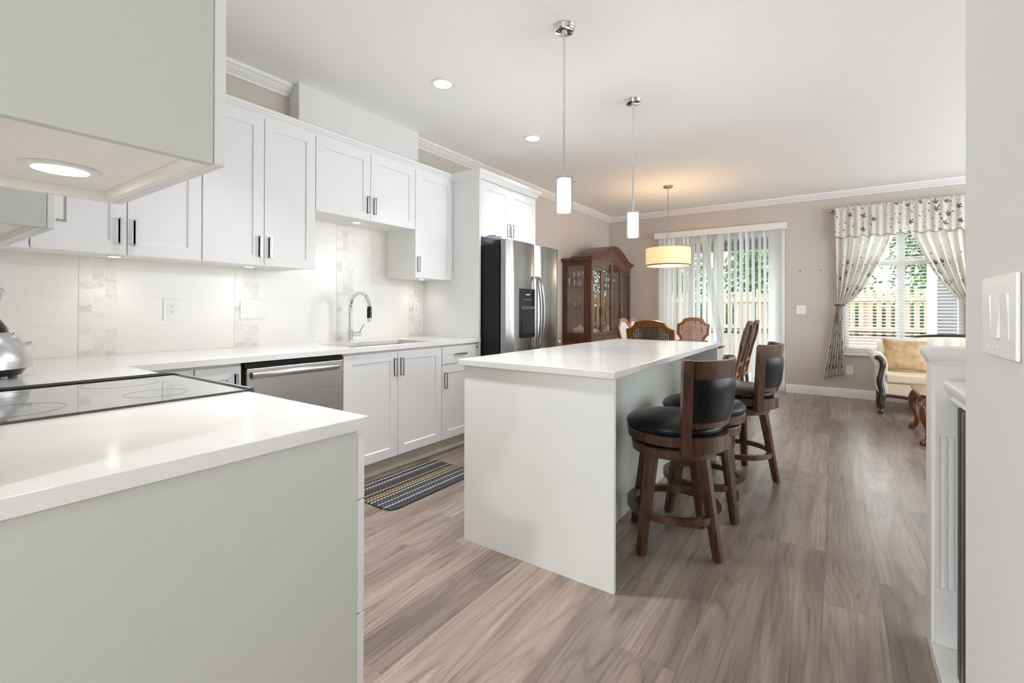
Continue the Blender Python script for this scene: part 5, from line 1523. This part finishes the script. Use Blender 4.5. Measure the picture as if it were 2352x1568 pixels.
# ------------------------------------------------------------------ half wall and fireplace
t = thing('half_wall', 'white fluted half-wall post with a moulded cap, beside the right wall', 'half wall', (0, 0, 0))
HWX, HWY = 0.272, 2.125
B().box(HWX, 1.6, HWY, HWY+0.10, 0.0, 0.985, 0.002).done('body', 'trim', t)
cp = [(0.0, 0.985), (0.004, 0.985), (0.006, 1.0), (0.012, 1.006), (0.014, 1.012), (0.018, 1.028), (0.014, 1.040), (0.0, 1.043)]
cap = B()
rows = []
for d, z in cp:
    rows.append([cap.bm.verts.new(p) for p in ((HWX-d, HWY-d, z), (1.6, HWY-d, z), (1.6, HWY+0.10+d, z), (HWX-d, HWY+0.10+d, z))])
for r0, r1 in zip(rows, rows[1:]):
    for q in range(4): cap.bm.faces.new((r0[q], r0[(q+1) % 4], r1[(q+1) % 4], r1[q]))
cap.bm.faces.new(rows[0][::-1]); cap.bm.faces.new(rows[-1])
cap.done('cap', 'trim', t, smooth=50)
# fluted pilaster on the near face
fp = [(HWX+0.008, HWY)]
xx = HWX+0.008
pro = [(HWX+0.010, HWY-0.0005), (HWX+0.010, HWY-0.014)]
for k in range(3):
    c = HWX+0.026+k*0.0185
    pro += [(c-0.006, HWY-0.014)]+[(c+0.006*math.cos(PI-a), HWY-0.014+0.006*math.sin(a)) for a in [PI*i/6 for i in range(1, 6)]]+[(c+0.006, HWY-0.014)]
pro += [(HWX+0.082, HWY-0.014), (HWX+0.082, HWY-0.0005)]
B().prism(pro, 'Z', 0.235, 0.745).done('fluted_face', 'trim', t)
B().box(HWX+0.010, HWX+0.082, HWY-0.0145, HWY-0.0005, 0.7455, 0.9).done('upper_block', 'trim', t)
B().box(HWX+0.010, HWX+0.082, HWY-0.0145, HWY-0.0005, 0.02, 0.2345).done('lower_block', 'trim', t)

t = thing('fireplace', 'white fireplace surround with mantel shelf and dark grey metal front by the half-wall post', 'fireplace', (0, 0, 0))
B().box(0.345, 0.9, SWY+0.01, HWY-0.016, 0.05, 0.885).done('body', 'firegrey', t)
mp_ = [(0.318, 0.872), (0.322, 0.885), (0.306, 0.900), (0.303, 0.912), (0.300, 0.918), (0.300, 0.928), (0.306, 0.935), (0.9, 0.935), (0.9, 0.872)]
B().prism(mp_, 'Y', SWY+0.012, HWY-0.02, 0.0).done('mantel_shelf', 'trim', t)
B().box(0.269, 0.9, SWY+0.012, HWY-0.018, 0.0, 0.045, 0.003).done('hearth', 'trim', t)
for k, y0 in enumerate((1.955, 1.84, 1.60, 1.36)):
    B().prism([(0.344, y0-0.055), (0.325, y0-0.055), (0.312, y0-0.03), (0.312, y0+0.005), (0.325, y0+0.03), (0.344, y0+0.03)], 'Z', 0.0455, 0.868, 0.0).done('metal_panel', 'firegrey', t, smooth=60)
B().box(0.31, 0.325, 1.874, 1.886, 0.0455, 0.868).done('edge_strip', 'nickel', t)

# ------------------------------------------------------------------ outside
gr = B().box(-14, 16, YF+0.151, 30, -0.16, -0.06).done('patio_ground', 'patio'); struct(gr); gr.name = 'ground'
bd = B().prism([(10.2, -0.0595), (10.9, 0.35), (12.0, 0.62), (12.1, 0.62), (12.1, -0.0595)], 'X', -9, 9).done('garden_bed', 'soil')
tag(bd, 'sloping bed of mulch and stones below the cedar fence outside', 'garden bed', None, 'stuff')
t = thing('garden_fence', 'pale cedar picket fence along the garden outside the windows', 'fence', (0, 12.2, 0))
x = -5.5; k = 0
while x < 3.2:
    hgt = 1.60 if (k % 9) else 1.66
    B().box(x, x+0.088, -0.012, 0.012, 0.66, hgt, 0.003, 1).done('picket', 'fence', t)
    x += 0.148; k += 1
for z0 in (0.74, 1.36): B().box(-5.6, 3.3, -0.055, -0.0125, z0, z0+0.085).done('rail', 'fence', t)
x = -5.2
while x < 3.2:
    B().box(x, x+0.14, 0.0125, 0.12, -0.06, 1.55, 0.004).done('post', 'fence', t); x += 1.9

def tree(label, x, y, zc_, r, h, n, seed, zb=-0.06):
    t = thing('tree', label, 'tree', (x, y, 0), 0)
    rnd = random.Random(seed)
    b_ = B()
    for i in range(n):
        a = rnd.uniform(0, 2*PI); c = rnd.uniform(-1, 1); q = rnd.random()**0.45
        s_ = math.sqrt(1-c*c)
        p = Vector((r*q*s_*math.cos(a), r*q*s_*math.sin(a), zc_+h*q*c))
        p += Vector((rnd.gauss(0, 0.08), rnd.gauss(0, 0.08), rnd.gauss(0, 0.08)))
        nrm = Vector((rnd.gauss(0, 1), rnd.gauss(0, 1), rnd.gauss(0.6, 1))).normalized()
        u = nrm.orthogonal().normalized(); v = nrm.cross(u)
        L = rnd.uniform(0.05, 0.11); W = L*0.45
        b_.bm.faces.new([b_.bm.verts.new(p+u*L), b_.bm.verts.new(p+v*W), b_.bm.verts.new(p-u*L), b_.bm.verts.new(p-v*W)])
    o = b_.done('foliage', 'leaf', t); o['kind'] = 'stuff'
    B().tube([(0, 0, zb), (0.03, 0.02, zc_*0.6+zb*0.4), (0.0, 0.0, zc_+h*0.5)], [0.07, 0.05, 0.02], 8).done('trunk', 'bark', t)
tree('bushy green tree behind the fence, seen through the left half of the living room window', 0.10, 14.6, 2.15, 0.75, 1.25, 2300, 1)
tree('light green tree behind the fence, seen through the right half of the living room window', 1.95, 15.2, 2.6, 0.95, 1.5, 2200, 2)
tree('tall green tree beyond the fence, seen through the right half of the sliding door', -1.75, 14.0, 2.2, 0.85, 1.3, 2400, 3)
tree('green shrub beyond the fence, seen through the left half of the sliding door', -3.85, 14.2, 2.0, 1.0, 1.2, 2300, 4)
tree('tree at the far left beyond the fence behind the closed blind slats', -6.3, 15.0, 2.2, 1.2, 1.4, 2000, 5)

ht = thing('hedge', 'dark green hedge growing close behind the cedar fence', 'hedge', (0, 12.85, 0))
rnd = random.Random(11); b_ = B()
b_.box(-6.2, 4.0, -0.10, 0.12, -0.06, 1.25)
for i in range(9000):
    p = Vector((rnd.uniform(-6.2, 4.0), rnd.uniform(-0.28, 0.28), rnd.uniform(0.3, 1.45)+0.12*math.sin(i)))
    u = Vector((rnd.gauss(0, 1), rnd.gauss(0, 0.5), rnd.gauss(0, 1))).normalized(); v = u.orthogonal().normalized()
    L = rnd.uniform(0.04, 0.075); W = L*0.5
    b_.bm.faces.new([b_.bm.verts.new(p+u*L), b_.bm.verts.new(p+v*W), b_.bm.verts.new(p-u*L), b_.bm.verts.new(p-v*W)])
o = b_.done('foliage', 'leaf', ht); o['kind'] = 'stuff'
t = thing('house_wing', 'grey sided outer wall with white corner board outside the right half of the window', 'wall', (0, 0, 0))
B().box(1.30, 5.0, 9.6, 9.75, -0.06, 2.05).done('siding', 'siding', t)
B().box(1.20, 1.298, 9.58, 9.77, -0.06, 2.05).done('corner_board', 'trim', t)
t = thing('patio_cover', 'grey patio roof just outside above the sliding door', 'roof', (0, 0, 0))
B().box(-3.4, -0.3, YF+0.16, 8.6, 2.30, 2.42).done('roof_deck', 'rail', t)
B().box(-3.4, -0.3, 8.48, 8.6, 2.16, 2.2995).done('beam', 'rail', t)
for xx in (-3.25, -0.45):
    B().box(xx-0.06, xx+0.06, 8.48, 8.6, -0.06, 2.1595).done('post', 'rail', t)
